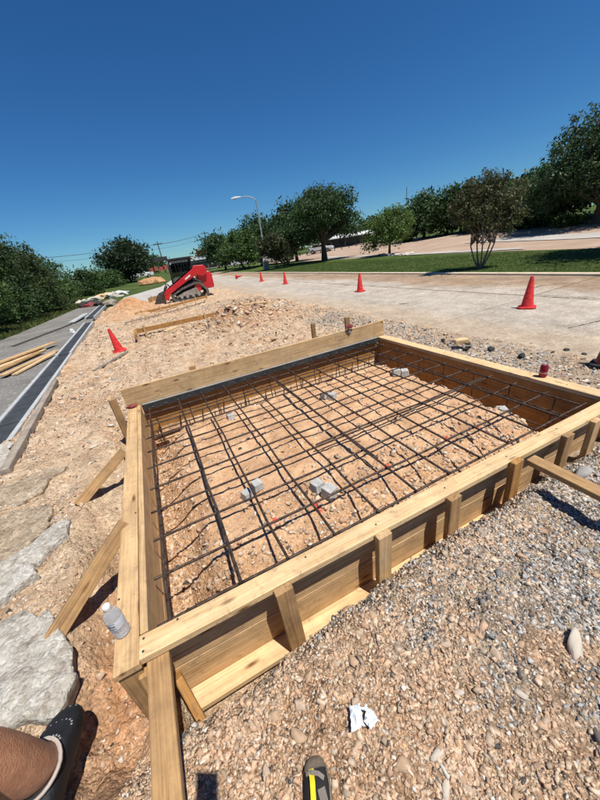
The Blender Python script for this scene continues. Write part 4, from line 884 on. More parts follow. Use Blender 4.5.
# ================================================================== traffic cones
CONE = plain('cone_vinyl', (0.66, 0.035, 0.030), rough=0.5, var=0.28, scale=14, spec=.4); CONE_BLK = plain('cone_base_rubber', (0.025, 0.025, 0.025), rough=0.75, var=0.3); RUST = plain('dirty_cone_vinyl', (0.42, 0.09, 0.05), rough=0.6, var=0.3, scale=9)
def cone(x, y, lab, h=0.58, rz=0.0, tilt=(0, 0), zoff=0.0, body=CONE, base=CONE, z=None):
    e = empty('traffic_cone', (x, y, (-0.218 if z is None else z))); tag(e, lab, 'traffic cone', 'orange traffic cones')
    m = Matrix.Rotation(rz, 4, 'Z') @ Matrix.Rotation(tilt[0], 4, 'X') @ Matrix.Rotation(tilt[1], 4, 'Y')
    b = MB(); w = .5 * h * .52; c = w * .35
    pl = [(-w, -w + c), (-w + c, -w), (w - c, -w), (w, -w + c), (w, w - c), (w - c, w), (-w + c, w), (-w, w - c)]
    b.add([(p[0], p[1], 0.0) for p in pl] + [(p[0] * .97, p[1] * .97, .03) for p in pl], [tuple(range(8))[::-1], tuple(range(8, 16))] + [(k, (k + 1) % 8, (k + 1) % 8 + 8, k + 8) for k in range(8)])
    b.build('base', base, e, m, bevel=.004)
    k = MB().lathe([(h * .195, .028), (h * .175, .06), (h * .06, h * .93), (h * .045, h * .99), (h * .028, h), (h * .022, h * .97)], n=22)
    k.build('cone_body', body, e, m, smooth=True)
    MB().lathe([(h * .062, h * .90), (h * .066, h * .905), (h * .055, h * .94), (h * .05, h * .94)], n=18).build('collar', body, e, m, smooth=True)
    return e
cone(6.57, 3.70, 'large orange traffic cone on the road nearest the camera at right', rz=.5, tilt=(0, .02))
cone(6.73, 9.33, 'orange traffic cone standing alone midway along the road', rz=.2, h=.60)
cone(6.95, 16.3, 'right one of two distant orange cones before the street lamp', rz=.9, h=.59)
cone(7.10, 20.5, 'left one of two distant orange cones before the street lamp', rz=.1, h=.58)
cone(-0.90, 8.35, 'orange traffic cone leaning on the dirt left of the form', rz=.3, h=.55, tilt=(.03, -.10), z=-.215)
cone(4.28, 1.49, 'dirty red cone with black base cut by the right picture edge', rz=.2, h=.5, body=RUST, base=CONE_BLK, z=-.19)
tc = cone(7.26, 27.2, 'toppled orange cone lying far up the road', h=.58, tilt=(R(88), 0), rz=.7, z=-.05)

# ================================================================== compact track loader
LRED = plain('loader_red', (0.56, 0.02, 0.025), rough=0.35, var=0.14, scale=4, coat=.3); LBLK = plain('loader_black', (0.022, 0.022, 0.024), rough=0.6, var=0.25); RUB = plain('track_rubber', (0.13, 0.115, 0.10), rough=0.9, var=0.35, bump=.4); STEEL = plain('worn_bucket_steel', (0.085, 0.07, 0.06), rough=0.6, metal=.4, var=.4); DUST = plain('dusty_track', (0.34, 0.30, 0.25), rough=.95, var=.3)
LW = plain('decal_white', (0.75, 0.75, 0.73), rough=.4, var=.03)
ld = empty('track_loader', (2.12, 18.15, -0.235), R(176)); ld.scale = (.86, .95, 1.03); tag(ld, 'red compact track loader with black cab and bucket lowered to the dirt', 'loader')
S_ = 0.97
def sc(p): return [(x * S_, z * S_) for x, z in p]
# local +X is forward
tp = [(-1.15, .10), (-.95, .0), (.80, .0), (1.02, .14), (1.0, .34), (.35, .60), (-.55, .80), (-.85, .74), (-1.2, .34)]
for s in (-1, 1):
    y0, y1 = s * .52, s * .86
    tk = empty('track', (0, 0, 0)); tk.parent = ld
    n = len(tp); o_ = sc(tp); cx = sum(p[0] for p in o_) / n; cz = sum(p[1] for p in o_) / n
    inn = [(cx + (x - cx) * .86, cz + (z - cz) * .80) for x, z in o_]
    b = MB(); vs = [(x, y0, z) for x, z in o_] + [(x, y1, z) for x, z in o_] + [(x, y0, z) for x, z in inn] + [(x, y1, z) for x, z in inn]; fs = []
    for k in range(n):
        k2 = (k + 1) % n; fs += [(k, k2, k2 + n, k + n), (k + 2 * n, k + 3 * n, k2 + 3 * n, k2 + 2 * n), (k, k + 2 * n, k2 + 2 * n, k2), (k + n, k2 + n, k2 + 3 * n, k + 3 * n)]
    b.add(vs, fs)
    for k in range(n):       # lugs
        a_ = Vector(o_[k]); c_ = Vector(o_[(k + 1) % n]); L = (c_ - a_).length; m_ = max(1, int(L / .13)); d = (c_ - a_).normalized(); nr = Vector((d.y, -d.x))
        for q in range(m_):
            p = a_.lerp(c_, (q + .5) / m_) + nr * .012; mm = Matrix.Translation((p.x, (y0 + y1) / 2, p.y)) @ Matrix.Rotation(-math.atan2(d.y, d.x), 4, 'Y'); b.box((0, 0, 0), (.05, abs(y1 - y0) * .96, .04), mm)
    tm_ = b.mesh('track_belt', mat=RUB); o = put('track', tm_, None, ld); bpy.data.objects.remove(tk)
    MB().prism(sc([(-.75, .12), (.7, .10), (.78, .26), (.25, .42), (-.5, .55)]), s * .56, s * .80).build('track_frame', DUST, o)
    wm = MB().lathe([(.02, -.13), (.105, -.13), (.105, .13), (.02, .13)], n=12).mesh('roller', mat=LBLK)
    for x in (-.75, -.4, -.05, .3, .62): put('roller', wm, None, o, Matrix.Translation((x * S_, s * .68, .13 * S_)) @ Matrix.Rotation(R(90), 4, 'X'))
    put('sprocket', MB().lathe([(.05, -.12), (.2, -.12), (.2, .12), (.05, .12)], n=14).mesh('sprocket', mat=LRED), None, o, Matrix.Translation((-.62 * S_, s * .68, .52 * S_)) @ Matrix.Rotation(R(90), 4, 'X'))
    # lift arm
    la = MB().prism(sc([(-1.32, 1.08), (-1.38, 1.36), (-1.22, 1.52), (-.80, 1.54), (-.45, 1.36), (1.20, .60), (1.38, .50), (1.45, .20), (1.22, .14), (1.08, .40), (-.1, .90), (-.75, 1.12), (-1.0, 1.02)]), s * .62, s * .80).build('lift_arm', LRED, ld, bevel=.02)
    MB().prism(sc([(-.34, 1.10), (.0, .95), (.0, 1.03), (-.34, 1.18)]), s * .80, s * .806).build('decal', LW, la)
    MB().tube([(-.9 * S_, s * .70, .75 * S_), (-.15 * S_, s * .70, 1.12 * S_)], .04, n=8).build('lift_cylinder', STEEL, ld)
MB().prism(sc([(-1.1, .35), (-1.1, .9), (.85, .75), (.95, .3)]), -.52, .52).build('chassis', LBLK, ld, bevel=.02)
eh = MB().prism(sc([(-1.62, .42), (-1.62, 1.02), (-1.5, 1.20), (-.72, 1.26), (-.72, .6), (-1.1, .38)]), -.66, .66).build('engine_hood', LRED, ld, bevel=.04)
for k in range(4): MB().box((-1.625 * S_, 0, (.55 + .12 * k) * S_), (.02, .8, .05)).build('grille_slat', LBLK, eh)
for s in (-1, 1): MB().box((-1.625 * S_, s * .5, 1.0 * S_), (.03, .14, .1)).build('tail_light', REDP, eh)
cab = MB()
for s in (-1, 1):
    for (x0, z0, x1, z1) in ((.74, .66, .62, 1.92), (-.58, 1.1, -.58, 1.92), (.62, 1.92, -.62, 1.92), (.76, .72, -.6, .95)): cab.tube([(x0 * S_, s * .46, z0 * S_), (x1 * S_, s * .46, z1 * S_)], .045, n=6)
cab.box((.02 * S_, 0, 1.95 * S_), (1.36 * S_, 1.02, .08)); cab.box((.1, 0, .72), (.9, .9, .12))
co = cab.build('cab_frame', LBLK, ld)
GLS, nt_, b_ = newmat('tinted_glass'); b_.inputs['Base Color'].default_value = (.38, .40, .41, 1); b_.inputs['Roughness'].default_value = .03; b_.inputs['Transmission Weight'].default_value = 1.0; b_.inputs['IOR'].default_value = 1.02
for s in (-1, 1): MB().prism(sc([(.68, .80), (.58, 1.88), (-.54, 1.88), (-.54, 1.0)]), s * .455, s * .465).build('window', GLS, co)
MB().prism(sc([(-.56, 1.15), (-.56, 1.88), (-.54, 1.88), (-.54, 1.15)]), -.42, .42).build('window', GLS, co)
MB().prism(sc([(-.45, .78), (-.5, 1.42), (-.36, 1.44), (-.25, .92), (.1, .90), (.1, .78)]), -.24, .24).build('operator_seat', LBLK, co, bevel=.03)
for s in (-1, 1):
    MB().tube([(.95 * S_, s * .5, .75 * S_), (1.15 * S_, s * .45, .9 * S_), (1.35 * S_, s * .35, .62 * S_), (1.45 * S_, s * .3, .4 * S_)], .018, n=6).build('hose', LBLK, ld, smooth=True)
    MB().tube([(1.12 * S_, s * .42, .78 * S_), (1.44 * S_, s * .42, .48 * S_)], .035, n=8).build('tilt_cylinder', STEEL, ld)
    MB().box((.58 * S_, s * .40, 1.78 * S_), (.06, .14, .09)).build('work_light', LW, co)
    for k in range(5): MB().box((-.30 + .16 * k, s * .468, 1.36 * S_), (.012, .010, .95)).build('cab_bar', LBLK, co)
bk = MB(); P = [(1.45, .50), (1.40, .10), (1.50, .02), (2.10, -.01), (2.12, .02), (1.62, .10), (1.55, .20), (1.56, .52)]
bk.prism(sc(P), -.90, .90)
for s in (-1, 1): bk.prism(sc([(1.45, .52), (1.42, .05), (2.10, 0), (2.05, .12), (1.75, .45)]), s * .90, s * .93)
bk.build('bucket', STEEL, ld, bevel=.01)

# ================================================================== trench drain on the left
DRAIN_IN = plain('drain_channel_dark', (0.045, 0.049, 0.054), rough=0.7, var=0.25, scale=5); DRAIN_R = plain('drain_rim_concrete', (0.42, 0.43, 0.42), rough=0.85, var=0.15, scale=7, bump=.3)
def drain(x0, y0, x1, y1, w, lab, z=-.185):
    d = Vector((x1 - x0, y1 - y0, 0)); L = d.length; e = empty('trench_drain', (x0, y0, z), math.atan2(d.y, d.x)); tag(e, lab, 'drain', 'lengths of trench drain')
    r_ = .062; h = w / 2
    MB().box((L / 2, h - r_ / 2, -.10), (L, r_, .20)).build('rim', DRAIN_R, e, bevel=.006); MB().box((L / 2, -h + r_ / 2, -.10), (L, r_, .20)).build('rim', DRAIN_R, e, bevel=.006)
    ch = MB().box((L / 2, 0, -.055), (L - .01, w - 2 * r_ - .004, .06)).build('channel', DRAIN_IN, e)
    k = 0.5
    while k < L: MB().box((k, 0, -.0235), (.012, w - 2 * r_ - .05, .006)).build('channel_joint', DRAIN_R if False else LBLK, ch); k += 1.2
    return e
drain(-2.06, 1.0, -2.225, 9.35, .40, 'nearest long grey trench drain with dark channel left of the form')
drain(-2.235, 9.45, -2.36, 15.6, .37, 'middle length of grey trench drain beyond the joint', z=-.18)
drain(-2.50, 17.2, -2.46, 23.5, .42, 'farthest length of trench drain beside the dirt heap', z=-.15)
o = board('loose_timber', (-1.73, 3.55, -.185), (-1.90, 6.75, -.18), .085, .075, mat=GREYWOOD); tag(o, 'grey weathered timber lying along the near drain', 'timber')
o = board('loose_timber', (-1.30, 6.9, -.19), (-.72, 7.95, -.185), .05, .04, mat=GREYWOOD); tag(o, 'thin grey stick on the dirt below the leaning cone', 'timber')
# planks heaped on the asphalt
rp = random.Random(9)
PL = [((-4.3, 8.3), (-3.05, 11.0), .19, 'left outer plank of the pile on the asphalt'), ((-4.05, 8.2), (-2.95, 10.8), .19, 'second plank of the pile on the asphalt'), ((-3.8, 8.2), (-2.9, 10.4), .18, 'third plank of the pile on the asphalt, mid left'), ((-3.15, 8.3), (-2.5, 10.2), .16, 'right plank of the pile beside the drain'), ((-2.95, 8.3), (-2.47, 9.7), .10, 'narrow plank nearest the drain on the asphalt')]
for k, (a_, b2, w, lab) in enumerate(PL):
    tag(board('plank', (*a_, -.20 + .035 * (k % 2)), (*b2, -.195 + .03 * ((k + 1) % 2)), w, .035, mat=[PINE, PINE_NEW, PINE_OLD, PINE, PINE_NEW][k]), lab, 'plank', 'planks piled on the asphalt')
tag(board('plank', (-3.9, 9.3, -.13), (-2.75, 11.3, -.12), .2, .035, mat=PINE), 'upper plank lying across the top of the pile', 'plank', 'planks piled on the asphalt')
tag(board('plank', (-3.1, 16.4, -.16), (-2.78, 18.6, -.10), .26, .05, mat=DRAIN_R), 'pale grey slab board leaning beside the drain end', 'board')
wad_ = wad('litter', (-2.62, 13.4, -.17), (.08, .05, .09), LW, None, 8); tag(wad_, 'small white and red litter on the asphalt beside the drain', 'litter')

# ================================================================== smaller forms farther out
def small_form(pts, h, lab, seed, mat=PINE_OLD, stakes=1.2, zt=0.02):
    e = empty('low_timber_form', (pts[0][0], pts[0][1], -.22)); tag(e, lab, 'formwork', 'low timber forms farther out')
    for a_, b2 in zip(pts[:-1], pts[1:]):
        d = Vector((b2[0] - a_[0], b2[1] - a_[1], 0)); nr = Vector((-d.y, d.x, 0)).normalized()
        board('form_board', (a_[0], a_[1], zt - h / 2), (b2[0], b2[1], zt - h / 2), h, .038, up=nr, mat=mat, parent=e)
        k = .25
        while k < d.length:
            p = Vector((a_[0], a_[1], 0)) + d.normalized() * k - nr * .045; board('stake', (p.x, p.y, -.5), (p.x, p.y, zt + .06), .06, .036, up=nr, mat=PINE, parent=e); k += stakes
    return e
small_form([(-.50, 8.85), (-.52, 9.75), (2.95, 9.85), (3.0, 9.3)], .12, 'long narrow timber form just beyond the main form, cornered at left', 1, mat=PINE_RED, stakes=1.7, zt=.0)
small_form([(-.55, 14.6), (.65, 14.9), (2.75, 16.4)], .10, 'timber form strip with pegs in front of the loader', 2, mat=PINE_RED, stakes=.75, zt=-.07)
small_form([(.15, 19.6), (.95, 20.6), (2.2, 21.0)], .22, 'timber form strip behind the loader bucket', 3, mat=PINE_OLD, stakes=.8, zt=.05)
small_form([(-.9, 12.9), (.4, 13.3), (2.3, 14.6)], .05, 'low rail of pegs between the two small forms', 4, mat=GREYWOOD, stakes=.5, zt=-.14)
tag(board('loose_timber', (2.7, 9.95, .03), (3.25, 9.4, .05), .14, .038, mat=PINE_NEW), 'short bright board at the far end of the long form', 'timber')
tag(board('loose_timber', (.2, 9.1, -.12), (.55, 9.25, -.09), .16, .04, mat=PINE_NEW), 'short bright block of wood inside the long form', 'timber')

# ================================================================== broken concrete
def chunk(name, poly, zt, th, mat, seed, dome=.0, rough=.018, rings=14):
    """thick slab with a ragged broken outline and a pitted top"""
    rr = np.random.default_rng(seed); P = np.array(poly, float); n0 = len(P); out = []
    for i in range(n0):
        a_, b2 = P[i], P[(i + 1) % n0]; m = max(3, int(np.linalg.norm(b2 - a_) / .022))
        for k in range(m): out.append(a_ + (b2 - a_) * k / m)
    out = np.array(out); n = len(out); c = out.mean(0)
    # broken edge: straight-ish facets between random corner points, plus crumbs
    kn = rr.normal(0, .030, (n // 5 + 2, 2)); t_ = np.arange(n) / 5.0; i_ = t_.astype(int); f_ = (t_ - i_)[:, None]
    wgt = np.minimum(1, np.minimum(np.arange(n), n - 1 - np.arange(n)) / 5.0)[:, None]
    out = out + (kn[i_] * (1 - f_) + kn[i_ + 1] * f_) * wgt + rr.normal(0, .0035, (n, 2))
    V = []; tl = th
    def ring(s, z, jit): 
        q = c + (out - c) * s; V.extend([(x, y, z + jit * 3.2 * float(fbm(x * 9, y * 9, seed + 2)) + jit * float(fbm(x * 42, y * 42, seed + 3))) for x, y in q])
    ring(.90, zt - tl, 0); ring(.955, zt - tl * .6, .012); ring(.99, zt - tl * .3, .012); ring(1.0, zt - tl * .1, rough * .6)
    for k in range(rings): s = .985 - .92 * (k / (rings - 1)); ring(s, zt - (.005 if k == 0 else 0) + dome * (1 - s * s), rough)
    F = []; nr = 4 + rings
    for j in range(nr - 1):
        for i in range(n): a_ = j * n + i; b2 = j * n + (i + 1) % n; F.append((a_, b2, b2 + n, a_ + n))
    V.append((c[0], c[1], zt + dome)); F += [((nr - 1) * n + i, (nr - 1) * n + (i + 1) % n, len(V) - 1) for i in range(n)]
    me = bpy.data.meshes.new(name); me.from_pydata(V, [], F); me.validate()
    me.polygons.foreach_set('use_smooth', [True] * len(me.polygons)); me.set_sharp_from_angle(angle=R(28))
    return put(name, me, mat)
OLDASPH = earth('old_base_course', [(0.3, (0.30, 0.22, 0.15)), (0.52, (0.46, 0.36, 0.25)), (0.72, (0.56, 0.47, 0.35))], scale=7, bumps=((85, 0.9, 0.01), (18, .8, .03)), pebble=((55, .72, 1.15, .01),))
tag(chunk('concrete_chunk', [(-1.6, 1.72), (-1.22, 1.70), (-.99, 1.64), (-.84, 1.40), (-.775, 1.17), (-.83, 1.08), (-1.06, 1.10), (-1.55, 1.05)], -.185, .16, CONC, 5, dome=.006, rough=.016), 'big pale broken concrete slab at the lower left beside the black shoe', 'concrete')
tag(chunk('concrete_chunk', [(-1.55, 1.62), (-1.26, 1.78), (-1.10, 1.96), (-1.14, 2.06), (-1.34, 1.94), (-1.62, 1.86)], -.16, .15, CONC, 6, dome=.0), 'pale concrete fragment at the left edge with a dark broken side', 'concrete')
tag(chunk('concrete_chunk', [(-1.52, 1.88), (-1.12, 2.05), (-.985, 2.20), (-1.0, 2.40), (-1.12, 2.36), (-1.30, 2.16), (-1.55, 2.04)], -.17, .14, CONC, 7, dome=.01), 'long pale concrete strip above the left edge fragment', 'concrete')
tag(chunk('concrete_chunk', [(-1.75, 2.10), (-1.34, 2.14), (-1.14, 2.42), (-1.16, 2.68), (-1.45, 2.80), (-1.85, 2.55)], -.185, .12, OLDASPH, 8, dome=.01), 'brown layered slab of old paving at the left edge', 'paving slab')
tag(chunk('concrete_chunk', [(-1.70, 2.80), (-1.30, 2.98), (-1.16, 3.22), (-1.3, 3.34), (-1.85, 3.2)], -.195, .10, OLDASPH, 9), 'brown slab of old paving farther from the camera with dark edge', 'paving slab')
tag(chunk('concrete_chunk', [(-2.0, 3.58), (-1.80, 3.60), (-1.765, 3.75), (-1.86, 4.32), (-2.0, 4.40)], -.17, .12, CONC, 10), 'flat white concrete piece wedged between drain and grey timber', 'concrete')
big = lay(1.145, .215, .075, 11, None, .25); big.name = 'rock'; big.scale = (.066, .062, .055); tag(big, 'pale grey angular rock on the gravel at the right', 'rock')
big = lay(2.27, .73, .075, 3, None, .3); big.name = 'rock'; tag(big, 'bluish grey rock beside the brace at the right edge', 'rock')
for i, (x, y, s, lab) in enumerate([(4.02, 2.62, .085, 'black asphalt lump nearest the can on the road edge'), (3.97, 2.20, .07, 'black asphalt lump just behind the red can'), (4.05, 3.0, .065, 'black asphalt lump in the middle of the edge rubble'), (4.62, 2.02, .06, 'grey stone on the road edge right of the can'), (4.6, 1.82, .06, 'dark stone on the road edge next to the black cone base'), (3.95, 3.35, .06, 'black lump at the far end of the edge rubble'), (3.8, 2.85, .07, 'dark grey flat lump close to the right cap board')]):
    o = lay(x, y, s, 5 if i < 3 or i > 4 else 3, None, .3); o.name = 'asphalt_lump'; tag(o, lab, 'rubble', 'dark lumps along the road edge')
BLK = plain('black_asphalt_lump', (0.04, 0.038, 0.036), rough=.9, var=.4, scale=20)
bm_ = stone_meshes[5].copy(); bm_.materials.clear(); bm_.materials.append(BLK)
for o in [o for o in COL.objects if o.name.startswith('asphalt_lump')]:
    o.data = bm_
tag(board('wood_offcut', (3.78, 3.02, -.10), (3.93, 2.93, -.09), .11, .06, mat=PINE_NEW), 'small tan wood offcut lying in the edge rubble', 'wood offcut')
# rubbish heaps near the thicket
for i, (x, y, s, m, lab) in enumerate([(-2.95, 32.6, (.75, .5, .33), PINE_NEW, 'tan bundle on the white rubble heap'), (-1.9, 33.6, (.85, .35, .25), LW, 'white torn sheeting on the rubble heap'), (-2.2, 31.9, (.6, .45, .3), CONC, 'pale chunk at the right foot of the rubble heap'), (-3.7, 31.5, (.5, .4, .25), CONC, 'pale chunk at the left foot of the rubble heap'), (-4.3, 30.6, (.35, .3, .2), CONC, 'small pale chunk left of the heap'), (-4.7, 30.9, (.3, .3, .18), CONC, 'smallest pale chunk at the edge of the thicket'), (-3.4, 25.6, (.6, .4, .28), BLK, 'black heap beside the asphalt lane'), (-3.25, 25.0, (.45, .22, .2), FLAG, 'reddish brown heap beside the asphalt lane'), (-2.75, 24.6, (.35, .3, .22), BLK, 'dark lump at the far end of the drain'), (-1.95, 23.2, (.5, .35, .28), GREYWOOD, 'grey brush lump right of the far drain')]):
    tag(wad('rubble_heap', (x, y, fg(x, y) + s[2] * .45), s, m, None, 400 + i), lab, 'rubble', 'heaps near the thicket')
hp = wad('dirt_heap', (1.3, 45, fg(1.3, 45) + .1), (1.6, 1.2, .75), SOIL, None, 499); a2 = hp.data.color_attributes.new('col', 'FLOAT_COLOR', 'POINT'); a2.data.foreach_set('color', [1.0, .72, .5, 1] * len(hp.data.vertices)); tag(hp, 'small orange dirt heap in front of the white parked car', 'dirt heap')
for i, (x, y) in enumerate([(19.9, 22.0), (20.3, 23.4), (19.6, 20.8), (20.8, 25.3), (20.2, 21.0)]):
    tag(wad('pale_rubble', (x, y, fg(x, y) + .13), (.5, .3, .10), CONC, None, 520 + i), ['white rubble lying nearest left below the bright green tree', 'white rubble right of the bright green tree trunk', 'white rubble patch farthest right below the green tree', 'white rubble patch left of the green tree trunk', 'middle white rubble patch on the lot edge'][i], 'rubble', 'white rubble below the green tree')

# ================================================================== bottle, can, paper
PET, nt_, b_ = newmat('clear_plastic'); b_.inputs['Base Color'].default_value = (.93, .95, .96, 1); b_.inputs['Roughness'].default_value = .12; b_.inputs['Transmission Weight'].default_value = .72; b_.inputs['IOR'].default_value = 1.25
bt = empty('water_bottle', (-0.527, 1.125, 0.0)); tag(bt, 'clear plastic water bottle with white cap on the left cap board', 'bottle')
prof = [(.014, .0), (.028, .001), (.032, .008)]
for k in range(7): z = .018 + .011 * k; prof += [(.0325, z), (.0300, z + .0055)] if k < 3 or k > 5 else [(.0318, z), (.0318, z + .0055)]
prof += [(.0325, .100), (.0325, .130), (.030, .146), (.022, .166), (.0135, .178), (.0125, .186)]
bl = Matrix.Rotation(R(4), 4, 'X') @ Matrix.Rotation(R(2), 4, 'Y')
MB().lathe(prof, n=24).build('bottle_body', PET, bt, bl, smooth=True)
lb = MB().lathe([(.0332, .072), (.0334, .073), (.0334, .124), (.0332, .125)], n=24, cap=False).build('label', plain('bottle_label', (.62, .68, .74), rough=.4, var=.1, scale=40), bt, bl, smooth=True)
INK = plain('label_ink', (.06, .09, .16), rough=.5)
for (a0, a1, z0, z1) in [(-2.6, -1.9, .098, .108), (-1.85, -1.5, .098, .105), (-2.5, -1.5, .084, .087), (-2.7, -1.4, .118, .121)]:
    vs = []; n_ = 6
    for k in range(n_ + 1): t = a0 + (a1 - a0) * k / n_; vs += [(.0338 * math.cos(t), .0338 * math.sin(t), z0), (.0338 * math.cos(t), .0338 * math.sin(t), z1)]
    MB().add(vs, [(2 * k, 2 * k + 2, 2 * k + 3, 2 * k + 1) for k in range(n_)]).build('print', INK, lb)
MB().lathe([(.0145, .182), (.0150, .184), (.0150, .200), (.0140, .203)], n=24).build('bottle_cap', LW, bt, bl, smooth=True)
can = empty('drink_can', (3.155, 1.52, 0.0)); tag(can, 'dark red drink can standing on the right cap board', 'can')
CANR = plain('can_red', (.30, .012, .03), rough=.3, metal=.3, var=.2, scale=30)
MB().lathe([(.024, 0), (.028, .002), (.033, .012), (.033, .105), (.027, .118), (.027, .121)], n=22).build('can_body', CANR, can, smooth=True)
lid_ = MB().lathe([(.027, .119), (.0265, .122), (.024, .118)], n=22).build('lid', GALV, can, smooth=True)
MB().box((.005, 0, .1205), (.022, .014, .0015)).build('pull_tab', GALV, lid_)
MB().lathe([(.0332, .04), (.0333, .041), (.0333, .052), (.0332, .053)], n=22, cap=False).build('label_stripe', plain('can_stripe', (.5, .35, .38), rough=.4), can, smooth=True)
PAPER = plain('crumpled_paper', (.74, .80, .86), rough=.7, var=.06, scale=60)
# crumpled paper: two folded flaps joined at the top, from (.22,.49) to (.27,.39)
def flap(pts, nx_, ny_, amp, seed):
    A, B, C_, D = [Vector(p) for p in pts]; vs = []; fs = []; rr = random.Random(seed)
    for j in range(ny_ + 1):
        for i in range(nx_ + 1):
            u, v = i / nx_, j / ny_; p = (A * (1 - u) + B * u) * (1 - v) + (D * (1 - u) + C_ * u) * v
            vs.append((p.x + rr.uniform(-.003, .003), p.y + rr.uniform(-.003, .003), p.z + amp * math.sin(u * 9 + v * 5 + seed) + rr.uniform(-.004, .004)))
    for j in range(ny_):
        for i in range(nx_): a_ = j * (nx_ + 1) + i; fs.append((a_, a_ + 1, a_ + nx_ + 2, a_ + nx_ + 1))
    return vs, fs
pz = float(site_h(.24, .44)) + .022
pa = MB(); pa.add(*flap([(.180, .425, pz), (.238, .418, pz + .008), (.262, .478, pz + .022), (.218, .498, pz + .01)], 6, 7, .006, 1)); pa.add(*flap([(.218, .498, pz + .012), (.246, .468, pz + .024), (.288, .432, pz + .010), (.282, .462, pz + .004)], 6, 6, .006, 2)); pa.add(*flap([(.246, .430, pz + .004), (.288, .452, pz + .012), (.306, .400, pz + .004), (.256, .398, pz)], 5, 5, .005, 3))
pa.v = [(.243 + (x - .243) * .84, .445 + (y - .445) * .84, z) for x, y, z in pa.v]; po = pa.build('paper_scrap', PAPER); so = po.modifiers.new('thick', 'SOLIDIFY'); so.thickness = .0012; tag(po, 'crumpled white paper scrap on the gravel', 'paper')
# ================================================================== the photographer: one leg stands in the picture, the phone throws its shadow on the gravel
SKIN, nt_, b_ = newmat('skin'); b_.inputs['Roughness'].default_value = .5; b_.inputs['Subsurface Weight'].default_value = .08; b_.inputs['Subsurface Radius'].default_value = (.012, .005, .003); b_.inputs['Subsurface Scale'].default_value = .5
tc_ = N(nt_, 'ShaderNodeTexCoord'); n_ = N(nt_, 'ShaderNodeTexNoise', Scale=26.0, Detail=7.0, Roughness=.7); nt_.links.new(tc_.outputs['Object'], n_.inputs['Vector'])
r_ = ramp(nt_, [(.3, (.33, .15, .08)), (.55, (.44, .215, .12)), (.75, (.52, .28, .17))]); nt_.links.new(n_.outputs['Fac'], r_.inputs[0]); nt_.links.new(r_.outputs[0], b_.inputs['Base Color'])
n2_ = N(nt_, 'ShaderNodeTexVoronoi', Scale=170.0); nt_.links.new(tc_.outputs['Object'], n2_.inputs['Vector']); bp_ = N(nt_, 'ShaderNodeBump', Strength=.45, Distance=.003); nt_.links.new(n2_.outputs['Distance'], bp_.inputs['Height']); nt_.links.new(bp_.outputs[0], b_.inputs['Normal'])
SHIRT = plain('grey_shirt', (.20, .21, .23), rough=.9, var=.12, scale=5, bump=.3, bscale=200); SHORT = plain('navy_shorts', (.035, .045, .07), rough=.9, var=.15, bump=.3, bscale=200); HAIR = plain('dark_hair', (.03, .02, .015), rough=.7, var=.3, scale=40, bump=.8, bscale=160)
FOAM = plain('black_clog_foam', (.012, .0125, .014), rough=.62, var=.18, scale=30, bump=.25, bscale=120); LINE = plain('clog_lining', (.42, .36, .31), rough=.9, var=.15); DOT = plain('clog_vent', (.30, .30, .29), rough=.9, var=.2)
per = empty('person', (-0.86, 0.84, -0.22)); tag(per, 'person with a bare leg in a black perforated clog at the lower left', 'person')
OFF = -Vector(per.location)
def skin_mesh(name, pts, edges, mat, root, sub=2):
    me = bpy.data.meshes.new(name); me.from_pydata([Vector(p[:3]) + OFF for p in pts], edges, []); o = put(name, me, None, per)
    me.materials.append(mat)
    md = o.modifiers.new('skin', 'SKIN'); md.use_smooth_shade = True
    for i, p in enumerate(pts):
        sv = me.skin_vertices[0].data[i]; rr = p[3]; sv.radius = rr if isinstance(rr, tuple) else (rr, rr); sv.use_root = (i == root)
    s_ = o.modifiers.new('sub', 'SUBSURF'); s_.levels = sub; s_.render_levels = sub
    return o
# joints: lunge on the forward (left) foot, trunk upright, right arm out to the phone
Hz = Vector((0, 0, CAMZ)); grip = Hz - cf * .014 + cd * .088
LA, LK, LH = Vector((-.822, .850, -.095)), Vector((-.865, .80, .275)), Vector((-.80, .30, .47))
RA, RK, RH = Vector((-.60, -.50, -.15)), Vector((-.62, -.16, .10)), Vector((-.62, .20, .48))
PV = Vector((-.71, .24, .50)); CH = Vector((-.70, .08, .86)); NK = Vector((-.68, .03, 1.04)); HD = Vector((-.67, .05, 1.16))
RS = Vector((-.52, .05, .98)); RE = Vector((-.30, -.10, .98)); RW = grip + Vector((-.085, -.045, -.02))
LS = Vector((-.86, .04, .98)); LE = Vector((-.93, -.12, .74)); LWr = Vector((-.95, .10, .58))
B = [(*PV, (.145, .11)), (*LH, .088), (*LH.lerp(LK, .5), .082), (*LK, .074), (*LK.lerp(LA, .35), .084), (*LK.lerp(LA, .7), .078), (*LA, .072), (LA.x + .0, LA.y + .05, -.15, .056), (LA.x, LA.y + .12, -.17, .034),
     (*RH, .088), (*RH.lerp(RK, .5), .076), (*RK, .056), (*RK.lerp(RA, .4), .053), (*RA, .036), (RA.x, RA.y + .10, -.19, .032),
     (*PV.lerp(CH, .5), (.135, .10)), (*CH, (.15, .105)), (*NK, .052), (*HD.lerp(NK, .35), .052), (*HD, (.072, .085)), (HD.x, HD.y + .01, HD.z + .085, (.066, .078)),
     (*RS, .056), (*RS.lerp(RE, .5), .044), (*RE, .037), (*RE.lerp(RW, .5), .034), (*RW, .025), (*(RW + (grip - RW) * .55), .024),
     (*LS, .056), (*LS.lerp(LE, .5), .044), (*LE, .037), (*LE.lerp(LWr, .5), .034), (*LWr, .025), (LWr.x, LWr.y + .07, LWr.z - .04, .026)]
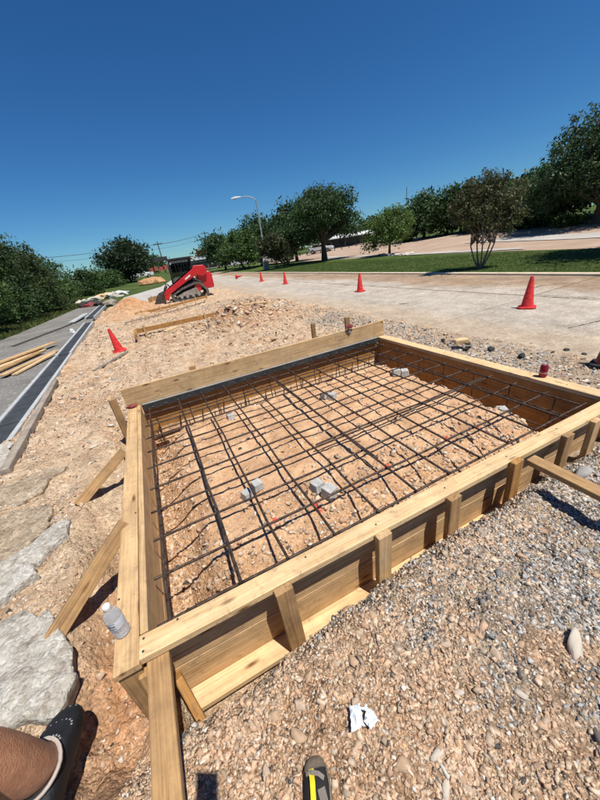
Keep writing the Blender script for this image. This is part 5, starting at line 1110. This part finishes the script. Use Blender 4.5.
E_ = [(0, 1), (1, 2), (2, 3), (3, 4), (4, 5), (5, 6), (6, 7), (7, 8), (0, 9), (9, 10), (10, 11), (11, 12), (12, 13), (13, 14), (0, 15), (15, 16), (16, 17), (17, 18), (18, 19), (19, 20), (16, 21), (21, 22), (22, 23), (23, 24), (24, 25), (25, 26), (16, 27), (27, 28), (28, 29), (29, 30), (30, 31), (31, 32)]
body = skin_mesh('body', B, E_, SKIN, 0)
def hand(base, fwd, side, curl, up_):
    fwd = Vector(fwd).normalized(); side = Vector(side).normalized(); up_ = Vector(up_).normalized()
    for k, (o_, l, r_) in enumerate([(-.030, .066, .0085), (-.010, .078, .009), (.011, .072, .0085), (.030, .055, .0075)]):
        p = Vector(base) + side * o_; P = [(*p, .010)]; a_ = 0
        for s_, c_ in ((.45, .35), (.32, .55), (.25, .5)):
            a_ += c_ * curl; p = p + (fwd * math.cos(a_) + up_ * math.sin(a_)) * l * s_; P.append((*p, r_ * (1 - .1 * len(P) / 3)))
        skin_mesh('finger', P, [(0, 1), (1, 2), (2, 3)], SKIN, 0, 1)
    p = Vector(base) - side * .03 - fwd * .045; q = p - side * .028 + fwd * .02; t_ = q - side * .006 + fwd * .034
    skin_mesh('thumb', [(*p, .012), (*q, .0105), (*t_, .009)], [(0, 1), (1, 2)], SKIN, 0, 1)
hand(RW + (grip - RW) * .62, (grip - RW), -cd, 1.4, -cf)
hand((LWr.x, LWr.y + .085, LWr.z - .048), (0, .8, -.6), (1, 0, 0), .8, (0, -.6, -.8))
# clothes: sleeves and legs a little wider than the limbs, closing cleanly at hem and cuff
skin_mesh('shirt', [(*(PV + Vector((0, 0, .04))), (.162, .128)), (*PV.lerp(CH, .5), (.155, .122)), (*CH, (.168, .122)), (*CH.lerp(NK, .6), (.085, .075)), (*RS, .072), (*RS.lerp(RE, .62), .060), (*LS, .072), (*LS.lerp(LE, .62), .060)], [(0, 1), (1, 2), (2, 3), (2, 4), (4, 5), (2, 6), (6, 7)], SHIRT, 1)
skin_mesh('shorts', [(*PV, (.160, .125)), (*LH, .106), (*LH.lerp(LK, .62), .098), (*RH, .106), (*RH.lerp(RK, .62), .098)], [(0, 1), (1, 2), (0, 3), (3, 4)], SHORT, 0)
bm = bmesh.new(); bmesh.ops.create_uvsphere(bm, u_segments=20, v_segments=12, radius=1)
for v in list(bm.verts):
    if v.co.z < -.25 and v.co.y > -.2 or v.co.z < -.55: bm.verts.remove(v)
for v in bm.verts: v.co = Vector((v.co.x * .083, v.co.y * .100 - .012, v.co.z * .098)) * (1 + random.uniform(-.03, .03))
hm_ = bpy.data.meshes.new('hair'); bm.to_mesh(hm_); bm.free(); put('hair', hm_, HAIR, per, Matrix.Translation(HD + Vector((0, 0, .065)) + OFF))
fc = HD + OFF
for s in (-1, 1):
    MB().lathe([(.002, -.011), (.009, -.006), (.011, 0), (.009, .006), (.002, .011)], n=10).build('eye', LW, per, Matrix.Translation(fc + Vector((s * .031, .078, .035))), smooth=True)
    MB().lathe([(.004, -.03), (.016, -.015), (.019, .006), (.012, .028), (.003, .032)], n=8).build('ear', SKIN, per, Matrix.Translation(fc + Vector((s * .078, .0, .025))) @ Matrix.Diagonal((.5, 1, 1, 1)), smooth=True)
MB().add([(-.014, .080, -.008), (.014, .080, -.008), (0, .112, -.002), (0, .086, .042)], [(0, 1, 2), (0, 2, 3), (1, 3, 2), (0, 3, 1)]).build('nose', SKIN, per, Matrix.Translation(fc), smooth=True)
MB().box((0, .083, -.035), (.042, .012, .012)).build('mouth', FLAG, per, Matrix.Translation(fc), bevel=.004)
# clog: swept rings from heel to toe
def shoe_rings(toe_y, heel_y, cx, zb, prof, flip=1):
    V = []; F = []; n = 18
    for (t, w, h, sh) in prof:
        y = heel_y + (toe_y - heel_y) * t
        for k in range(n):
            a_ = 2 * math.pi * k / n; ca, sa = math.cos(a_), math.sin(a_)
            x = cx + sh * flip + w * math.copysign(abs(ca) ** .7, ca); z = zb + (h * .5 + h * .5 * (math.copysign(abs(sa) ** .55, sa)))
            V.append((x, y, z))
    for j in range(len(prof) - 1):
        for k in range(n): a_ = j * n + k; b2 = j * n + (k + 1) % n; F.append((a_, b2, b2 + n, a_ + n))
    F += [tuple(range(n))[::-1], tuple((len(prof) - 1) * n + k for k in range(n))]
    return V, F
def clog(ax, ay, rot, k=1.0):
    V, F = shoe_rings(.215, -.085, 0, 0, [(0, .020, .05, 0), (.03, .038, .075, 0), (.15, .043, .085, 0), (.33, .045, .088, 0), (.50, .050, .105, .002), (.66, .056, .088, .005), (.80, .055, .070, .008), (.92, .042, .056, .010), (.98, .024, .045, .012), (1, .012, .036, .012)])
    m = Matrix.Translation(Vector((ax, ay, -.222)) + OFF) @ Matrix.Rotation(rot, 4, 'Z') @ Matrix.Diagonal((k * 1.12, k, k * 1.1, 1))
    o = put('clog', MB().add(V, F).mesh('clog', smooth=True), FOAM, per, m); o.modifiers.new('s', 'SUBSURF').render_levels = 1
    ring = MB(); P = []
    for k in range(25): a_ = 2 * math.pi * k / 24; P.append((.052 * math.cos(a_), .034 + .066 * math.sin(a_), .096 + .016 * max(0, math.sin(a_))))
    ring.tube(P, .005, n=6).build('collar', LINE, o, smooth=True)
    dm = MB().lathe([(.0030, -.002), (.0030, .0010), (.001, .0012)], n=8).mesh('vent_hole', mat=DOT)
    from mathutils.bvhtree import BVHTree
    tr_ = BVHTree.FromPolygons([v.co for v in o.data.vertices], [p.vertices for p in o.data.polygons])
    spots = [(.036 * math.cos(a_) * (1 + .35 * q), .085 + .045 * q + .030 * math.sin(a_)) for q in range(3) for a_ in np.linspace(.0, 3.14, 11)] + [(s * (.047 + .003 * k), .0 + .016 * k - .03) for s in (-1, 1) for k in range(6)]
    for (x, y) in spots:
        h_ = tr_.ray_cast(Vector((float(x), float(y), .3)), Vector((0, 0, -1)))
        if h_[0] is not None and h_[1].z > .15: put('vent_hole', dm, None, o, Matrix.Translation(h_[0] - h_[1] * .0012) @ h_[1].to_track_quat('Z', 'Y').to_matrix().to_4x4())
    return o
clog(LA.x - .004, LA.y - .040, R(-5), 1.18); clog(RA.x, RA.y, 0, 1.1)

# the phone just behind the lens
ph = empty('phone', Hz); tag(ph, 'dark phone held out at arm length by the photographer', 'phone')
pm = Matrix.Translation(-cf * .012 + cd * .056) @ M3.to_4x4()
MB().box((0, 0, 0), (.078, .156, .008)).build('phone_body', FOAM, ph, pm, bevel=.003, segs=2)
MB().box((0, 0, .0045), (.068, .142, .0008)).build('screen', DGLASS, ph, pm)

# ================================================================== the second shoe at the bottom edge
TAUPE = plain('taupe_toe_rubber', (.17, .135, .095), rough=.75, var=.2, scale=25, bump=.3, bscale=90); YEL = plain('yellow_webbing', (.72, .60, .02), rough=.6, var=.1, scale=60); BLKF = plain('black_upper', (.018, .018, .018), rough=.7, var=.3); GREYF = plain('grey_upper', (.20, .17, .14), rough=.85, var=.2)
sh = empty('shoe', (0.012, 0.362, float(site_h(0.01, .36)) + .005), R(-17)); sh.scale = (.82, .82, .82); tag(sh, 'taupe and black shoe with a yellow strap at the bottom edge', 'shoe')
V, F = shoe_rings(.10, -.20, 0, 0, [(0, .022, .06, 0), (.05, .036, .075, 0), (.3, .038, .085, 0), (.55, .044, .078, 0), (.75, .049, .066, .002), (.88, .045, .055, .004), (.96, .032, .045, .006), (1, .018, .035, .006)])
put('upper', MB().add(V, F).mesh('upper', smooth=True), BLKF, sh)
V, F = shoe_rings(.112, .070, 0, -.002, [(0, .0475, .064, .003), (.3, .044, .058, .004), (.6, .038, .052, .005), (.85, .029, .045, .006), (1, .016, .034, .006)])
put('toe_cap', MB().add(V, F).mesh('toe_cap', smooth=True), TAUPE, sh)
V, F = shoe_rings(.117, -.205, 0, -.006, [(0, .028, .02, 0), (.06, .042, .022, 0), (.4, .045, .022, 0), (.75, .056, .022, .002), (.92, .046, .022, .005), (1, .022, .02, .006)])
put('sole', MB().add(V, F).mesh('sole', smooth=True), TAUPE, sh)
def strap(pts, w, mat, name):
    vs = []; P = [Vector(p) for p in pts]
    for i, p in enumerate(P):
        d = (P[min(i + 1, len(P) - 1)] - P[max(0, i - 1)]); s_ = Vector((d.y, -d.x, 0)).normalized() * w / 2; vs += [p - s_, p + s_, p + s_ - Vector((0, 0, .004)), p - s_ - Vector((0, 0, .004))]
    fs = [(4 * i + k, 4 * i + (k + 1) % 4, 4 * i + 4 + (k + 1) % 4, 4 * i + 4 + k) for i in range(len(P) - 1) for k in range(4)] + [(3, 2, 1, 0), tuple(4 * (len(P) - 1) + k for k in range(4))]
    return MB().add(vs, fs).build(name, mat, sh)
strap([(-.010, .068, .070), (-.010, .03, .082), (-.014, -.01, .087), (-.022, -.06, .092), (-.028, -.12, .094)], .020, YEL, 'strap')
strap([(.02, .01, .082), (.026, -.03, .086), (.026, -.09, .09)], .030, GREYF, 'tongue')
strap([(-.034, .06, .064), (-.01, .058, .078), (.018, .048, .079), (.036, .035, .070)], .014, GREYF, 'toe_strap')
